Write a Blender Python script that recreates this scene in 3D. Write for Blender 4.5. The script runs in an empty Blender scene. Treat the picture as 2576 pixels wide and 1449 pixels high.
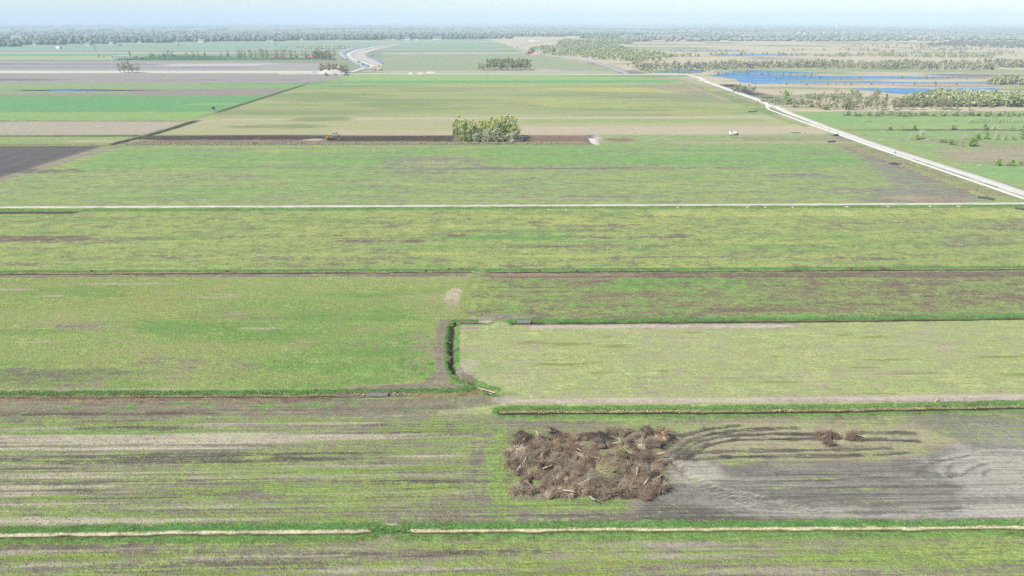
import bpy, bmesh, math, random
import numpy as np
from mathutils import Vector, Matrix

# ------------------------------------------------------------------ camera, sky, sun, exposure
scene = bpy.context.scene
CAM_H = 80.0                                     # drone height over the fields (m)
FOCAL = 1717.3 / 2576.0                          # focal length in picture widths
PITCH = math.atan((724.5 - 52.0) / 1717.3)       # looking down
YAW = math.radians(0.9)                          # the rows of fields run along world X
cam_data = bpy.data.cameras.new('camera')
cam = bpy.data.objects.new('camera', cam_data)
scene.collection.objects.link(cam)
cam.location = (0, 0, CAM_H)
cam.rotation_euler = (math.pi/2 - PITCH, 0, -YAW)
cam_data.sensor_width = 36.0
cam_data.lens = FOCAL * 36.0
cam_data.clip_start = 1.0
cam_data.clip_end = 80000.0
scene.camera = cam

SUN_EL, SUN_AZ = math.radians(46), math.radians(-150)   # azimuth of the sun, counter-clockwise from +X
world = bpy.data.worlds.new('World'); scene.world = world; world.use_nodes = True
wn = world.node_tree.nodes; wl = world.node_tree.links
bg = wn['Background']
sky = wn.new('ShaderNodeTexSky'); sky.sky_type = 'NISHITA'; sky.sun_disc = False
sky.sun_elevation = SUN_EL
sky.sun_rotation = math.pi/2 - SUN_AZ
sky.altitude = 0; sky.air_density = 1.0; sky.dust_density = 0.0; sky.ozone_density = 3.0
wl.new(sky.outputs[0], bg.inputs[0]); bg.inputs[1].default_value = 0.062
sd = bpy.data.lights.new('sun', 'SUN'); sd.energy = 4.3; sd.angle = math.radians(0.53); sd.color = (1.0, 0.955, 0.89)
sun = bpy.data.objects.new('sun', sd); scene.collection.objects.link(sun)
sdir = Vector((math.cos(SUN_EL)*math.cos(SUN_AZ), math.cos(SUN_EL)*math.sin(SUN_AZ), math.sin(SUN_EL)))
sun.rotation_euler = sdir.to_track_quat('Z', 'Y').to_euler()
sun.location = (0, -200, 300)
vs = scene.view_settings
vs.view_transform = 'Standard'; vs.look = 'None'; vs.gamma = 1.0; vs.use_curve_mapping = False
vs.exposure = 1.14
scene.render.engine = 'CYCLES'
scene.cycles.use_denoising = False
scene.cycles.max_bounces = 5; scene.cycles.diffuse_bounces = 2; scene.cycles.transparent_max_bounces = 6
scene.cycles.volume_bounces = 1
scene.cycles.sample_clamp_indirect = 4.0
HAZE_DENSITY = 0.000135
HAZE_COLOR = (0.605, 0.74, 0.865)

# ------------------------------------------------------------------ helpers
KEXP = 2.12     # how much brighter a sunlit flat surface shows than its base colour
def lin(c):
    c = np.asarray(c, float)/255.0
    return np.where(c <= 0.04045, c/12.92, ((c+0.055)/1.055)**2.4)
def S(r, g, b, k=KEXP):
    return lin((r, g, b))/k
def rgba(c): return (float(c[0]), float(c[1]), float(c[2]), 1.0)

def spot(u, v, z=0.0):
    """the place on the ground that a sight line of the photograph meets (u, v on a 2576 x 1449 print)"""
    f = 1717.3
    x = (u-1288.0)/f; yd = (v-724.5)/f
    t = (CAM_H-z)/(yd*math.cos(PITCH)+math.sin(PITCH))
    X = x*t; Y = t*(math.cos(PITCH)-yd*math.sin(PITCH))
    ca, sa = math.cos(YAW), math.sin(YAW)
    return (X*ca+Y*sa, -X*sa+Y*ca)
def spots(*uv): return [spot(*p) for p in uv]

COL = scene.collection
def tag(o, label=None, cat=None, group=None, kind=None):
    if label: o['label'] = label
    if cat: o['category'] = cat
    if group: o['group'] = group
    if kind: o['kind'] = kind
    return o
def link_mesh(name, me, mat=None, parent=None):
    o = bpy.data.objects.new(name, me); COL.objects.link(o)
    if mat is not None and len(me.materials) == 0: me.materials.append(mat)
    if parent is not None: o.parent = parent
    return o
def empty(name, loc=(0,0,0), rz=0.0, scale=1.0):
    o = bpy.data.objects.new(name, None); COL.objects.link(o)
    o.location = loc; o.rotation_euler = (0,0,rz)
    o.scale = (scale,)*3 if not hasattr(scale, '__len__') else scale
    o.empty_display_size = 0.3
    return o
def copy_tree(o, parent=None):
    c = o.copy(); COL.objects.link(c); c.parent = parent
    for ch in list(o.children): copy_tree(ch, c)
    return c
def np_mesh(name, V, F, smooth=False):
    """V (n,3); F (m,k) quads or triangles, or a list of such arrays"""
    me = bpy.data.meshes.new(name)
    Fs = F if isinstance(F, list) else [F]
    Fs = [np.asarray(f, np.int32) for f in Fs if len(f)]
    V = np.asarray(V, np.float32)
    me.vertices.add(len(V)); me.vertices.foreach_set('co', V.ravel())
    nl = sum(f.size for f in Fs); npoly = sum(len(f) for f in Fs)
    me.loops.add(nl); me.polygons.add(npoly)
    me.loops.foreach_set('vertex_index', np.concatenate([f.ravel() for f in Fs]))
    tot = np.concatenate([np.full(len(f), f.shape[1], np.int32) for f in Fs])
    st = np.concatenate([[0], np.cumsum(tot)[:-1]]).astype(np.int32)
    me.polygons.foreach_set('loop_start', st)
    me.update(calc_edges=True); me.validate()
    if smooth: me.polygons.foreach_set('use_smooth', np.ones(len(me.polygons), bool))
    return me

class MB:
    """collects boxes, tubes and lathes into one mesh"""
    def __init__(self): self.v = []; self.f = []
    def add(self, vs, fs):
        n = len(self.v); self.v += [tuple(p) for p in vs]; self.f += [tuple(i+n for i in q) for q in fs]; return self
    def box(self, c, s, rot=None, taper=1.0, tx=0.0):
        x, y, z = s[0]/2, s[1]/2, s[2]/2
        P = [(-x,-y,-z),(x,-y,-z),(x,y,-z),(-x,y,-z),(-x*taper+tx,-y*taper,z),(x*taper+tx,-y*taper,z),(x*taper+tx,y*taper,z),(-x*taper+tx,y*taper,z)]
        M = Matrix.Translation(c) @ (rot.to_4x4() if rot is not None else Matrix.Identity(4))
        return self.add([M @ Vector(p) for p in P], [(3,2,1,0),(4,5,6,7),(0,1,5,4),(1,2,6,5),(2,3,7,6),(3,0,4,7)])
    def tube(self, path, rad, n=8, cap=True):
        path = [Vector(p) for p in path]
        if not hasattr(rad, '__len__'): rad = [rad]*len(path)
        rings = []
        for i, p in enumerate(path):
            t = (path[min(i+1, len(path)-1)]-path[max(i-1, 0)]).normalized()
            a = t.cross(Vector((0,0,1)))
            if a.length < 1e-3: a = t.cross(Vector((1,0,0)))
            a.normalize(); b = t.cross(a)
            rings.append([p+(a*math.cos(2*math.pi*k/n)+b*math.sin(2*math.pi*k/n))*rad[i] for k in range(n)])
        vs = [q for r in rings for q in r]; fs = []
        for i in range(len(path)-1):
            for k in range(n):
                fs.append((i*n+k, i*n+(k+1) % n, (i+1)*n+(k+1) % n, (i+1)*n+k))
        if cap: fs += [tuple(range(n))[::-1], tuple((len(path)-1)*n+k for k in range(n))]
        return self.add(vs, fs)
    def prism(self, poly, y0, y1, swap=False):
        """outline in XZ, extruded along Y"""
        n = len(poly)
        vs = [(p[0], y0, p[1]) for p in poly]+[(p[0], y1, p[1]) for p in poly]
        fs = [tuple(range(n)), tuple(range(2*n-1, n-1, -1))]+[(k, n+k, n+(k+1) % n, (k+1) % n) for k in range(n)]
        return self.add(vs, fs)
    def wheel(self, c, r, w, n=14):
        prof = [(r*0.86, -w/2), (r, -w*0.36), (r, w*0.36), (r*0.86, w/2)]
        vs = []; fs = []
        for k in range(n):
            a = 2*math.pi*k/n
            for q in prof: vs.append((c[0]+q[0]*math.cos(a), c[1]+q[1], c[2]+q[0]*math.sin(a)))
        m = len(prof)
        for k in range(n):
            for j in range(m-1): fs.append((k*m+j, ((k+1) % n)*m+j, ((k+1) % n)*m+j+1, k*m+j+1))
        fs += [tuple(k*m for k in range(n)), tuple(k*m+m-1 for k in range(n))[::-1]]
        return self.add(vs, fs)
    def mesh(self, name='part', bevel=0.0, smooth=False):
        me = bpy.data.meshes.new(name); me.from_pydata(self.v, [], self.f); me.update()
        bm = bmesh.new(); bm.from_mesh(me)
        bmesh.ops.recalc_face_normals(bm, faces=bm.faces)
        if bevel > 0:
            bmesh.ops.bevel(bm, geom=[e for e in bm.edges if len(e.link_faces) == 2 and e.calc_face_angle(0) > 0.5], offset=bevel, segments=2, affect='EDGES', clamp_overlap=True)
        bm.to_mesh(me); bm.free()
        if smooth: me.polygons.foreach_set('use_smooth', [True]*len(me.polygons))
        return me
    def build(self, name, mat, parent=None, bevel=0.0, smooth=False):
        return link_mesh(name, self.mesh(name, bevel, smooth), mat, parent)

# value noise in numpy (for laying out patches of soil and grass)
def _h(ix, iy, seed):
    n = (ix.astype(np.int64)*374761393 + iy.astype(np.int64)*668265263 + seed*974634777) & 0x7fffffff
    n = ((n ^ (n >> 13))*1274126177) & 0x7fffffff
    return ((n ^ (n >> 16)) & 0xffff)/65535.0
def vnoise(x, y, seed=0):
    ix = np.floor(x); iy = np.floor(y); fx = x-ix; fy = y-iy
    fx = fx*fx*(3-2*fx); fy = fy*fy*(3-2*fy); ix = ix.astype(np.int64); iy = iy.astype(np.int64)
    a = _h(ix, iy, seed); b = _h(ix+1, iy, seed); c = _h(ix, iy+1, seed); d = _h(ix+1, iy+1, seed)
    return (a*(1-fx)+b*fx)*(1-fy)+(c*(1-fx)+d*fx)*fy
def fbm(x, y, seed=0, octaves=4):
    t = 0; amp = 1; tot = 0
    for k in range(octaves):
        t = t+amp*vnoise(x*2**k+17.3*k, y*2**k-9.1*k, seed+k*31); tot += amp; amp *= 0.55
    return t/tot
def sstep(a, b, x):
    t = np.clip((x-a)/(b-a), 0, 1); return t*t*(3-2*t)

# ------------------------------------------------------------------ materials
def new_mat(name):
    m = bpy.data.materials.new(name); m.use_nodes = True
    nt = m.node_tree; return m, nt.nodes, nt.links, nt.nodes['Principled BSDF']
def mathn(nodes, links, op, a, b=None, clamp=False):
    n = nodes.new('ShaderNodeMath'); n.operation = op; n.use_clamp = clamp
    for i, q in enumerate((a, b)):
        if q is None: continue
        if isinstance(q, (int, float)): n.inputs[i].default_value = q
        else: links.new(q, n.inputs[i])
    return n.outputs[0]
def noise(nodes, links, vec, scale, detail=3.0, rough=0.55):
    n = nodes.new('ShaderNodeTexNoise'); n.inputs['Scale'].default_value = scale
    n.inputs['Detail'].default_value = detail; n.inputs['Roughness'].default_value = rough
    if vec is not None: links.new(vec, n.inputs['Vector'])
    return n.outputs[0]
def mapr(nodes, links, v, a, b, c=0.0, d=1.0, smooth=False):
    n = nodes.new('ShaderNodeMapRange')
    if smooth: n.interpolation_type = 'SMOOTHSTEP'
    links.new(v, n.inputs[0])
    for i, q in enumerate((a, b, c, d)): n.inputs[i+1].default_value = q
    return n.outputs[0]
def mixc(nodes, links, fac, a, b, mode='MIX'):
    n = nodes.new('ShaderNodeMix'); n.data_type = 'RGBA'; n.blend_type = mode
    for sock, q in ((n.inputs[0], fac), (n.inputs[6], a), (n.inputs[7], b)):
        if isinstance(q, (int, float)): sock.default_value = q
        elif hasattr(q, '__len__'): sock.default_value = rgba(q)
        else: links.new(q, sock)
    return n.outputs[2]
def scaled(nodes, links, vec, s):
    n = nodes.new('ShaderNodeVectorMath'); n.operation = 'MULTIPLY'; links.new(vec, n.inputs[0]); n.inputs[1].default_value = s
    return n.outputs[0]

def simple_mat(name, c, rough=0.7, metal=0.0, var=0.25, scale=2.0, bump=0.0):
    m, N, L, B = new_mat(name)
    tc = N.new('ShaderNodeTexCoord')
    n = noise(N, L, tc.outputs['Object'], scale, 4)
    f = mapr(N, L, n, 0.3, 0.7, 1-var, 1+var*0.6)
    col = mixc(N, L, 1.0, c, (1, 1, 1), 'MULTIPLY')
    v = N.new('ShaderNodeVectorMath'); v.operation = 'SCALE'; L.new(col, v.inputs[0]); L.new(f, v.inputs['Scale'])
    L.new(v.outputs[0], B.inputs['Base Color'])
    B.inputs['Roughness'].default_value = rough; B.inputs['Metallic'].default_value = metal
    if bump > 0:
        b = N.new('ShaderNodeBump'); b.inputs['Strength'].default_value = 0.7; b.inputs['Distance'].default_value = bump
        L.new(n, b.inputs['Height']); L.new(b.outputs[0], B.inputs['Normal'])
    return m

def foliage_mat(name, c1, c2, c3=None, trans=0.25, pos_scale=0.35, vary=.22):
    """leaves: tree-to-tree and clump-to-clump change of colour, some light through"""
    m, N, L, B = new_mat(name)
    oi = N.new('ShaderNodeObjectInfo'); geo = N.new('ShaderNodeNewGeometry')
    n = noise(N, L, geo.outputs['Position'], pos_scale, 3)
    r = mapr(N, L, n, 0.32, 0.68)
    col = mixc(N, L, r, c1, c2)
    if c3 is not None:
        rr = mapr(N, L, oi.outputs['Random'], 0.45, 1.0)
        col = mixc(N, L, rr, col, c3)
    isl = mapr(N, L, geo.outputs['Random Per Island'], 0.0, 1.0, 1-vary, 1+vary)
    v = N.new('ShaderNodeVectorMath'); v.operation = 'SCALE'; L.new(col, v.inputs[0]); L.new(isl, v.inputs['Scale'])
    L.new(v.outputs[0], B.inputs['Base Color']); B.inputs['Roughness'].default_value = 0.75
    B.inputs['Specular IOR Level'].default_value = 0.2
    if trans > 0:
        t = N.new('ShaderNodeBsdfTranslucent'); L.new(v.outputs[0], t.inputs[0])
        mx = N.new('ShaderNodeMixShader'); mx.inputs[0].default_value = trans
        L.new(B.outputs[0], mx.inputs[1]); L.new(t.outputs[0], mx.inputs[2])
        L.new(mx.outputs[0], N['Material Output'].inputs[0])
    return m

def ground_material():
    m, N, L, B = new_mat('field_ground')
    def attr(n, fac=False):
        a = N.new('ShaderNodeAttribute'); a.attribute_name = n; return a.outputs['Fac' if fac else 'Color']
    soil, grass = attr('soil'), attr('grass')
    cov, strk, tuft = attr('cov', True), attr('strk', True), attr('tuft', True)
    geo = N.new('ShaderNodeNewGeometry'); P = geo.outputs['Position']
    def nz(sc, det, rgh, lo=.36, hi=.64): return mapr(N, L, noise(N, L, scaled(N, L, P, (sc[0], sc[1], 0)), 1.0, det, rgh), lo, hi)
    nL = nz((0.03, 0.09), 4, .55)            # broad patches, drawn out along the rows
    nP = nz((0.16, 0.24), 7, .68)            # blotches of every size below ten metres
    nC = nz((1.3, 1.9), 4, .68)              # clumps
    nT = nz((0.5, 0.75), 5, .72, .38, .62)   # tussocks
    nF = nz((4.2, 5.4), 4, .72)              # grain
    nS = nz((0.010, 0.50), 5, .62)           # streaks along the rows
    nR = nz((0.045, 2.1), 4, .66)            # drill rows
    def off(x, k): return mathn(N, L, 'MULTIPLY', mathn(N, L, 'SUBTRACT', x, 0.5), k)
    def off_a(x, k, a): return mathn(N, L, 'MULTIPLY', off(x, k), a)
    def add(*xs):
        t = xs[0]
        for q in xs[1:]: t = mathn(N, L, 'ADD', t, q)
        return t
    g = add(cov, off(nL, 0.36), off(nP, 0.68), off(nT, 0.42), off(nC, 0.45), off(nF, 0.50), off_a(nS, 0.62, strk), off_a(nR, 0.75, strk))
    msk = mapr(N, L, g, 0.22, 0.80, 0, 1, True)
    # grass: yellower and darker patches
    hue = add(mathn(N, L, 'MULTIPLY', nP, .55), mathn(N, L, 'MULTIPLY', nL, .2), mathn(N, L, 'MULTIPLY', nC, .25))
    gy = mixc(N, L, hue, mixc(N, L, 1.0, grass, (0.60, 0.75, 0.56), 'MULTIPLY'), mixc(N, L, 1.0, grass, (1.33, 1.18, 1.34), 'MULTIPLY'))
    so = mixc(N, L, add(mathn(N, L, 'MULTIPLY', nS, .5), mathn(N, L, 'MULTIPLY', nP, .5)), mixc(N, L, 1.0, soil, (0.76, 0.75, 0.74), 'MULTIPLY'), mixc(N, L, 1.0, soil, (1.24, 1.24, 1.24), 'MULTIPLY'))
    col = mixc(N, L, msk, so, gy)
    br = add(1.0, off(nF, 0.50), off(nC, 0.30), off(nT, .14), off_a(nT, .16, tuft), off_a(nR, 0.50, strk))
    v = N.new('ShaderNodeVectorMath'); v.operation = 'SCALE'; L.new(col, v.inputs[0]); L.new(br, v.inputs['Scale'])
    L.new(v.outputs[0], B.inputs['Base Color'])
    B.inputs['Roughness'].default_value = 0.92; B.inputs['Specular IOR Level'].default_value = 0.12
    hgt = add(mathn(N, L, 'MULTIPLY', nC, 0.45), mathn(N, L, 'MULTIPLY', nF, 0.16), mathn(N, L, 'MULTIPLY', mathn(N, L, 'MULTIPLY', nR, strk), 0.12))
    hgt = mathn(N, L, 'MULTIPLY', hgt, tuft)
    b = N.new('ShaderNodeBump'); b.inputs['Strength'].default_value = 0.9; b.inputs['Distance'].default_value = 0.30
    L.new(hgt, b.inputs['Height']); L.new(b.outputs[0], B.inputs['Normal'])
    return m
MAT_GROUND = ground_material()
# ------------------------------------------------------------------ the ground: one terrain in bands, coarser with distance
class Band:
    def __init__(s, xs, ys):
        s.xs, s.ys = np.asarray(xs, float), np.asarray(ys, float)
        s.nx, s.ny = len(xs), len(ys)
        X, Y = np.meshgrid(s.xs, s.ys); s.X, s.Y = X.ravel(), Y.ravel()
        n = len(s.X); s.n = n
        s.step = max(np.median(np.diff(s.xs)), np.median(np.diff(s.ys)))
        s.soil = np.tile(S(150,140,128), (n,1)); s.grass = np.tile(S(146,168,108), (n,1))
        s.cov = np.full(n, .75); s.strk = np.full(n, .35); s.tuft = np.full(n, .6)
        s.z = np.zeros(n); s.rid = np.zeros(n, int)
def spaced(a, b, d, fine=()):
    xs = [a]
    while xs[-1] < b:
        st = d
        for (lo, hi, fd) in fine:
            if lo <= xs[-1] < hi: st = fd
        xs.append(xs[-1]+st)
    xs[-1] = b
    return xs
bands = [
    Band(spaced(-160, 160, 0.85, [(-20, 4, 0.4)]), spaced(62, 160, 0.27)),
    Band(spaced(-320, 320, 1.25, [(-20, 4, 0.45)]), spaced(160, 336, 0.5)),
    Band(spaced(-900, 900, 4.5, [(-286, -258, 1.4), (240, 300, 1.2)]), spaced(336, 1000, 2.0)),
    Band(spaced(-3600, 3600, 22), spaced(1000, 4300, 10)),
    Band(spaced(-24000, 24000, 150), spaced(4300, 27000, 110)),
]
def margin_noise(X, Y, w, seed): return (fbm(X/w, Y/w, seed, 3)-.5)*2
def seg_dist(x, y, pts):
    """distance, signed side (+ left of travel) and arc position along a polyline"""
    d = np.full(len(x), 1e9); side = np.zeros(len(x)); arc = np.zeros(len(x)); L0 = 0
    for (ax, ay), (bx, by) in zip(pts[:-1], pts[1:]):
        ex, ey = bx-ax, by-ay; l = math.hypot(ex, ey)
        t = np.clip(((x-ax)*ex+(y-ay)*ey)/(l*l), 0, 1)
        dx = x-ax-t*ex; dy = y-ay-t*ey; q = np.hypot(dx, dy); c = (ex*dy-ey*dx)/l
        k = q < d; d = np.where(k, q, d); side = np.where(k, np.sign(c), side); arc = np.where(k, L0+t*l, arc); L0 += l
    return d, side, arc
def poly_sd(x, y, pts):
    d, _, _ = seg_dist(x, y, pts+[pts[0]])
    ins = np.zeros(len(x), bool)
    for (ax, ay), (bx, by) in zip(pts, pts[1:]+[pts[0]]):
        if ay == by: continue
        ins ^= ((ay > y) != (by > y)) & (x < (bx-ax)*(y-ay)/(by-ay)+ax)
    return np.where(ins, d, -d)
def apply(b, idx, m, soil=None, grass=None, cov=None, strk=None, tuft=None, rid=None, z=None):
    mm = m[:, None]
    if soil is not None: b.soil[idx] = b.soil[idx]*(1-mm)+S(*soil)*np.array([1.04, 1.045, .94])*mm
    if grass is not None:
        g_ = S(*grass); g_ = (g_*.86+.14*g_.dot([.25, .65, .10]))*np.array([1.035, 1.05, .92]); b.grass[idx] = b.grass[idx]*(1-mm)+g_*mm
    if cov is not None: b.cov[idx] = b.cov[idx]*(1-m)+cov*m
    if strk is not None: b.strk[idx] = b.strk[idx]*(1-m)+strk*m
    if tuft is not None: b.tuft[idx] = b.tuft[idx]*(1-m)+tuft*m
    if z is not None: b.z[idx] = b.z[idx]*(1-m)+z*m
    if rid is not None: b.rid[idx] = np.where(m > .5, rid, b.rid[idx])
_seed = [1]
def area(pts, feather=1.2, jit=0.6, amt=1.0, **k):
    """paint a polygon (world metres)"""
    _seed[0] += 1
    xs = [p[0] for p in pts]; ys = [p[1] for p in pts]
    for b in bands:
        fe = max(feather, b.step*0.9); mg = fe+jit*2
        idx = np.nonzero((b.X > min(xs)-mg) & (b.X < max(xs)+mg) & (b.Y > min(ys)-mg) & (b.Y < max(ys)+mg))[0]
        if not len(idx): continue
        x, y = b.X[idx], b.Y[idx]
        sd_ = poly_sd(x, y, list(pts))+jit*margin_noise(x, y, 6+feather*4, _seed[0])
        apply(b, idx, np.clip(.5+sd_/fe, 0, 1)*amt, **k)
def rect(x0, x1, y0, y1, **k): area([(x0,y0),(x1,y0),(x1,y1),(x0,y1)], **k)
def parea(uv, **k): area(spots(*uv), **k)
def blob(u, v, ru, rv, amt=1.0, soft=0.6, rag=0.6, **k):
    """a soft, ragged-edged patch, given by its centre and reach as seen"""
    _seed[0] += 1
    cx, cy = spot(u, v); rx = abs(spot(u+ru, v)[0]-cx); ry = max(0.3, (spot(u, max(v-rv, 60))[1]-spot(u, v+rv)[1])/2)
    for b in bands:
        if rx < b.step*.4 and ry < b.step*.4: continue
        idx = np.nonzero((abs(b.X-cx) < rx*1.8+b.step) & (abs(b.Y-cy) < ry*1.8+b.step))[0]
        if not len(idx): continue
        x, y = b.X[idx], b.Y[idx]
        q = np.hypot((x-cx)/rx, (y-cy)/ry)+rag*(fbm(x/(rx*.35+.3), y/(ry*.35+.3), _seed[0], 4)-.5)*2
        apply(b, idx, sstep(1+soft/2, 1-soft/2, q)*amt, **k)
def trail(pts, w, amt=1.0, depth=0.0, jit=0.25, **k):
    """a line of wheel marks or a narrow strip, w wide"""
    _seed[0] += 1
    xs = [p[0] for p in pts]; ys = [p[1] for p in pts]
    for b in bands:
        wd = max(w, b.step*.8); mg = wd*2
        idx = np.nonzero((b.X > min(xs)-mg) & (b.X < max(xs)+mg) & (b.Y > min(ys)-mg) & (b.Y < max(ys)+mg))[0]
        if not len(idx): continue
        d, _, _ = seg_dist(b.X[idx], b.Y[idx], pts)
        d = d+jit*margin_noise(b.X[idx], b.Y[idx], 3.0+w, _seed[0])
        m = sstep(wd*.64, wd*.40, d)*amt*min(1.0, w/wd*1.2)
        apply(b, idx, m, **k)
        if depth: b.z[idx] -= depth*m
def ptrail(uv, w, **k): trail(spots(*uv), w, **k)
DITCH_LINES = []
def ditch(pts, half=1.3, depth=1.1, floor=0.35, far=(120,160,80), near=(125,165,85), dead=(190,175,135), bottom=(50,46,42),
          verge=2.2, verge_far=(112,165,78), verge_near=(125,170,85), verge_n=None, rid=None, wob=0.25, deadw=0.55):
    """cut a ditch; far = the bank left of the line's direction, which the viewer looks onto"""
    _seed[0] += 1; DITCH_LINES.append((pts, half, depth, verge))
    xs = [p[0] for p in pts]; ys = [p[1] for p in pts]; mg = half+verge+1.5
    for b in bands:
        idx = np.nonzero((b.X > min(xs)-mg) & (b.X < max(xs)+mg) & (b.Y > min(ys)-mg) & (b.Y < max(ys)+mg))[0]
        if not len(idx): continue
        hf = max(half, b.step*.75)
        x, y = b.X[idx], b.Y[idx]
        d, side, arc = seg_dist(x, y, pts)
        n = d*side+wob*margin_noise(x, y, 5.0, _seed[0]); a = abs(n)
        isf = side > 0
        vn = verge if verge_n is None else verge_n; vv = np.where(isf, verge, vn)
        vm = np.clip((hf+vv-a-.5*margin_noise(x, y, 2.5, _seed[0]+7))/(vv*.45+.05), 0, 1)
        if verge > 0:
            apply(b, idx, vm*isf, soil=(140,130,100), grass=verge_far, cov=.97, strk=.1, tuft=1.6)
            apply(b, idx, vm*(~isf), soil=(140,130,100), grass=verge_near, cov=.9, strk=.1, tuft=1.4)
        bank = sstep(hf*1.15, hf*.9, a)
        apply(b, idx, bank*isf, soil=(120,105,85), grass=far, cov=.9, tuft=1.8)
        apply(b, idx, bank*(~isf), soil=(110,98,80), grass=near, cov=.8, tuft=1.8)
        dz = sstep(hf*(.35+deadw), hf*(.35+deadw*.4), a)*isf
        apply(b, idx, dz, soil=dead, grass=dead, cov=.5, tuft=1.5)
        fl = sstep(hf*(floor+.15), hf*floor, a)
        apply(b, idx, fl, soil=bottom, grass=bottom, cov=0, tuft=.2)
        prof = np.clip((hf-a)/(hf*(1-floor)), 0, 1)
        b.z[idx] = np.minimum(b.z[idx], -depth*prof)
        if rid is not None: b.rid[idx] = np.where(a < hf*1.05, rid, b.rid[idx])
def pditch(uv, **k): ditch(spots(*uv), **k)
def mound(pts, half, height, **k):
    """a bank of spoil along a line"""
    _seed[0] += 1
    xs = [p[0] for p in pts]; ys = [p[1] for p in pts]; mg = half+2
    for b in bands:
        idx = np.nonzero((b.X > min(xs)-mg) & (b.X < max(xs)+mg) & (b.Y > min(ys)-mg) & (b.Y < max(ys)+mg))[0]
        if not len(idx): continue
        x, y = b.X[idx], b.Y[idx]; d, _, _ = seg_dist(x, y, pts)
        w = half*(.6+.8*fbm(x/5, y/5, _seed[0], 3)); m = sstep(w, w*.2, d)
        b.z[idx] += height*m*(.4+1.2*fbm(x/1.6, y/1.6, _seed[0]+3, 3))
        apply(b, idx, np.clip(m*1.6, 0, 1), **k)

REG = [None]
def reg(name, label, cat):
    REG.append((name, label, cat)); return len(REG)-1
r_far = reg('ground', 'flat far countryside of hazy fields and woodland floor towards the horizon', 'ground'); REG[0] = REG[r_far]
r_f1 = reg('stubble_field', 'streaky green and brown field in front of the nearest straw-lined ditch', 'field')
r_f2 = reg('fallow_field', 'streaky grey-brown fallow field on which the big brush pile lies', 'field')
r_f2r = reg('bare_soil', 'grey bare soil with wheel ruts and swirls right of the brush pile', 'soil')
r_f3l = reg('meadow', 'lush clumpy green meadow left of the ditch that turns a corner', 'meadow')
r_f3r = reg('meadow', 'pale yellowish meadow right of the ditch that turns a corner', 'meadow')
r_f4 = reg('field', 'patchy field of brown peat and bright green tufts behind the pale meadow', 'field')
r_f5 = reg('meadow', 'yellow-green meadow in front of the white sand track', 'meadow')
r_f6 = reg('meadow', 'broad bright green banded meadow behind the white sand track', 'meadow')
r_pl = reg('ploughed_field', 'dark violet-grey ploughed field at the left edge', 'field')
r_peat = reg('peat_strip', 'dark brown dug peat strip with the excavator and the birch grove', 'peat')
r_f7 = reg('meadow', 'wide olive and straw meadow behind the birch grove', 'meadow')
r_lg = reg('crop_field', 'smooth saturated green crop field at the left with the hunting hide', 'field')
r_lb = reg('bare_field', 'pale grey-brown bare field in front of the saturated green field', 'field')
r_ls = reg('bare_field', 'far violet-grey bare fields round the five lone trees', 'field')
r_f8 = reg('crop_field', 'narrow light green field with a darker green stripe in the far middle', 'field')
r_fc = reg('pasture', 'grey-green far pastures round the second birch stand', 'pasture')
r_rm = reg('pasture', 'green pasture right of the white road', 'pasture')
r_he = reg('moor', 'straw-coloured moorland round the blue lakes', 'moor')
r_di = reg('ditch', 'narrow ditches with green banks between the fields', 'ditch')
r_up = reg('pasture', 'far green and grey strips of farmland below the tree-lined villages', 'pasture')

B9 = 9000
# ---- far base
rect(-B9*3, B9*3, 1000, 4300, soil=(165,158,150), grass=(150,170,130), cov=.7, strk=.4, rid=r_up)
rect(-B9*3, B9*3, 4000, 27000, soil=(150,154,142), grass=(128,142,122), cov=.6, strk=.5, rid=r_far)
rng = np.random.RandomState(5)
for i in range(70):                                   # pale clearings and fields in the far woods
    u = rng.uniform(-200, 2800); v = 63+rng.uniform(0, 1)**1.4*38
    blob(u, v, rng.uniform(40, 190), rng.uniform(.6, 2.0), amt=.9, soil=(190,184,172), grass=[(160,185,140),(196,190,170),(150,180,130)][i % 3], cov=.6)

# ---- nearest rows
rect(-400, 400, 20, 91.9, soil=(172,163,146), grass=(154,174,94), cov=.50, strk=.95, tuft=1.0, rid=r_f1)
rect(-400, 400, 91.9, 134, soil=(166,157,142), grass=(152,172,98), cov=.44, strk=1.1, tuft=.9, rid=r_f2)
rect(-400, -10, 134, 219.7, soil=(208,200,152), grass=(166,190,100), cov=.78, strk=.25, tuft=1.5, rid=r_f3l)
rect(-14, 420, 129, 178.2, soil=(200,193,162), grass=(180,193,122), cov=.74, strk=.5, tuft=.8, rid=r_f3r)
rect(-8, 420, 178.2, 219.7, soil=(158,146,122), grass=(152,180,92), cov=.50, strk=.25, tuft=1.2, rid=r_f4)
rect(-420, 420, 219.7, 310, soil=(152,142,126), grass=(168,186,102), cov=.80, strk=.4, tuft=.9, rid=r_f5)
rect(-272, 420, 310, 481, soil=(160,153,142), grass=(162,184,108), cov=.80, strk=.6, tuft=.8, rid=r_f6)
rect(-900, -274, 312, 481, soil=(118,110,114), grass=(118,110,114), cov=.2, strk=.6, tuft=.5, rid=r_pl)
# bottom field
for i in range(46):
    u = rng.uniform(-60, 2640); v = rng.uniform(1365, 1470); q = rng.rand()
    blob(u, v, rng.uniform(60, 320), rng.uniform(3, 9), amt=rng.uniform(.5, .9), rag=.9, **(dict(soil=(206,196,182), cov=.22) if q < .3 else dict(soil=(132,122,112), cov=.2) if q < .5 else dict(grass=(146,168,62), cov=.85)))
blob(2250, 1400, 330, 32, amt=.7, grass=(160,188,80), cov=.85); blob(1650, 1370, 180, 9, soil=(200,190,180), cov=.3)
blob(500, 1425, 420, 14, amt=.8, soil=(135,125,118), cov=.2); blob(2450, 1385, 200, 30, amt=.6, grass=(176,196,100), cov=.85)
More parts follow.
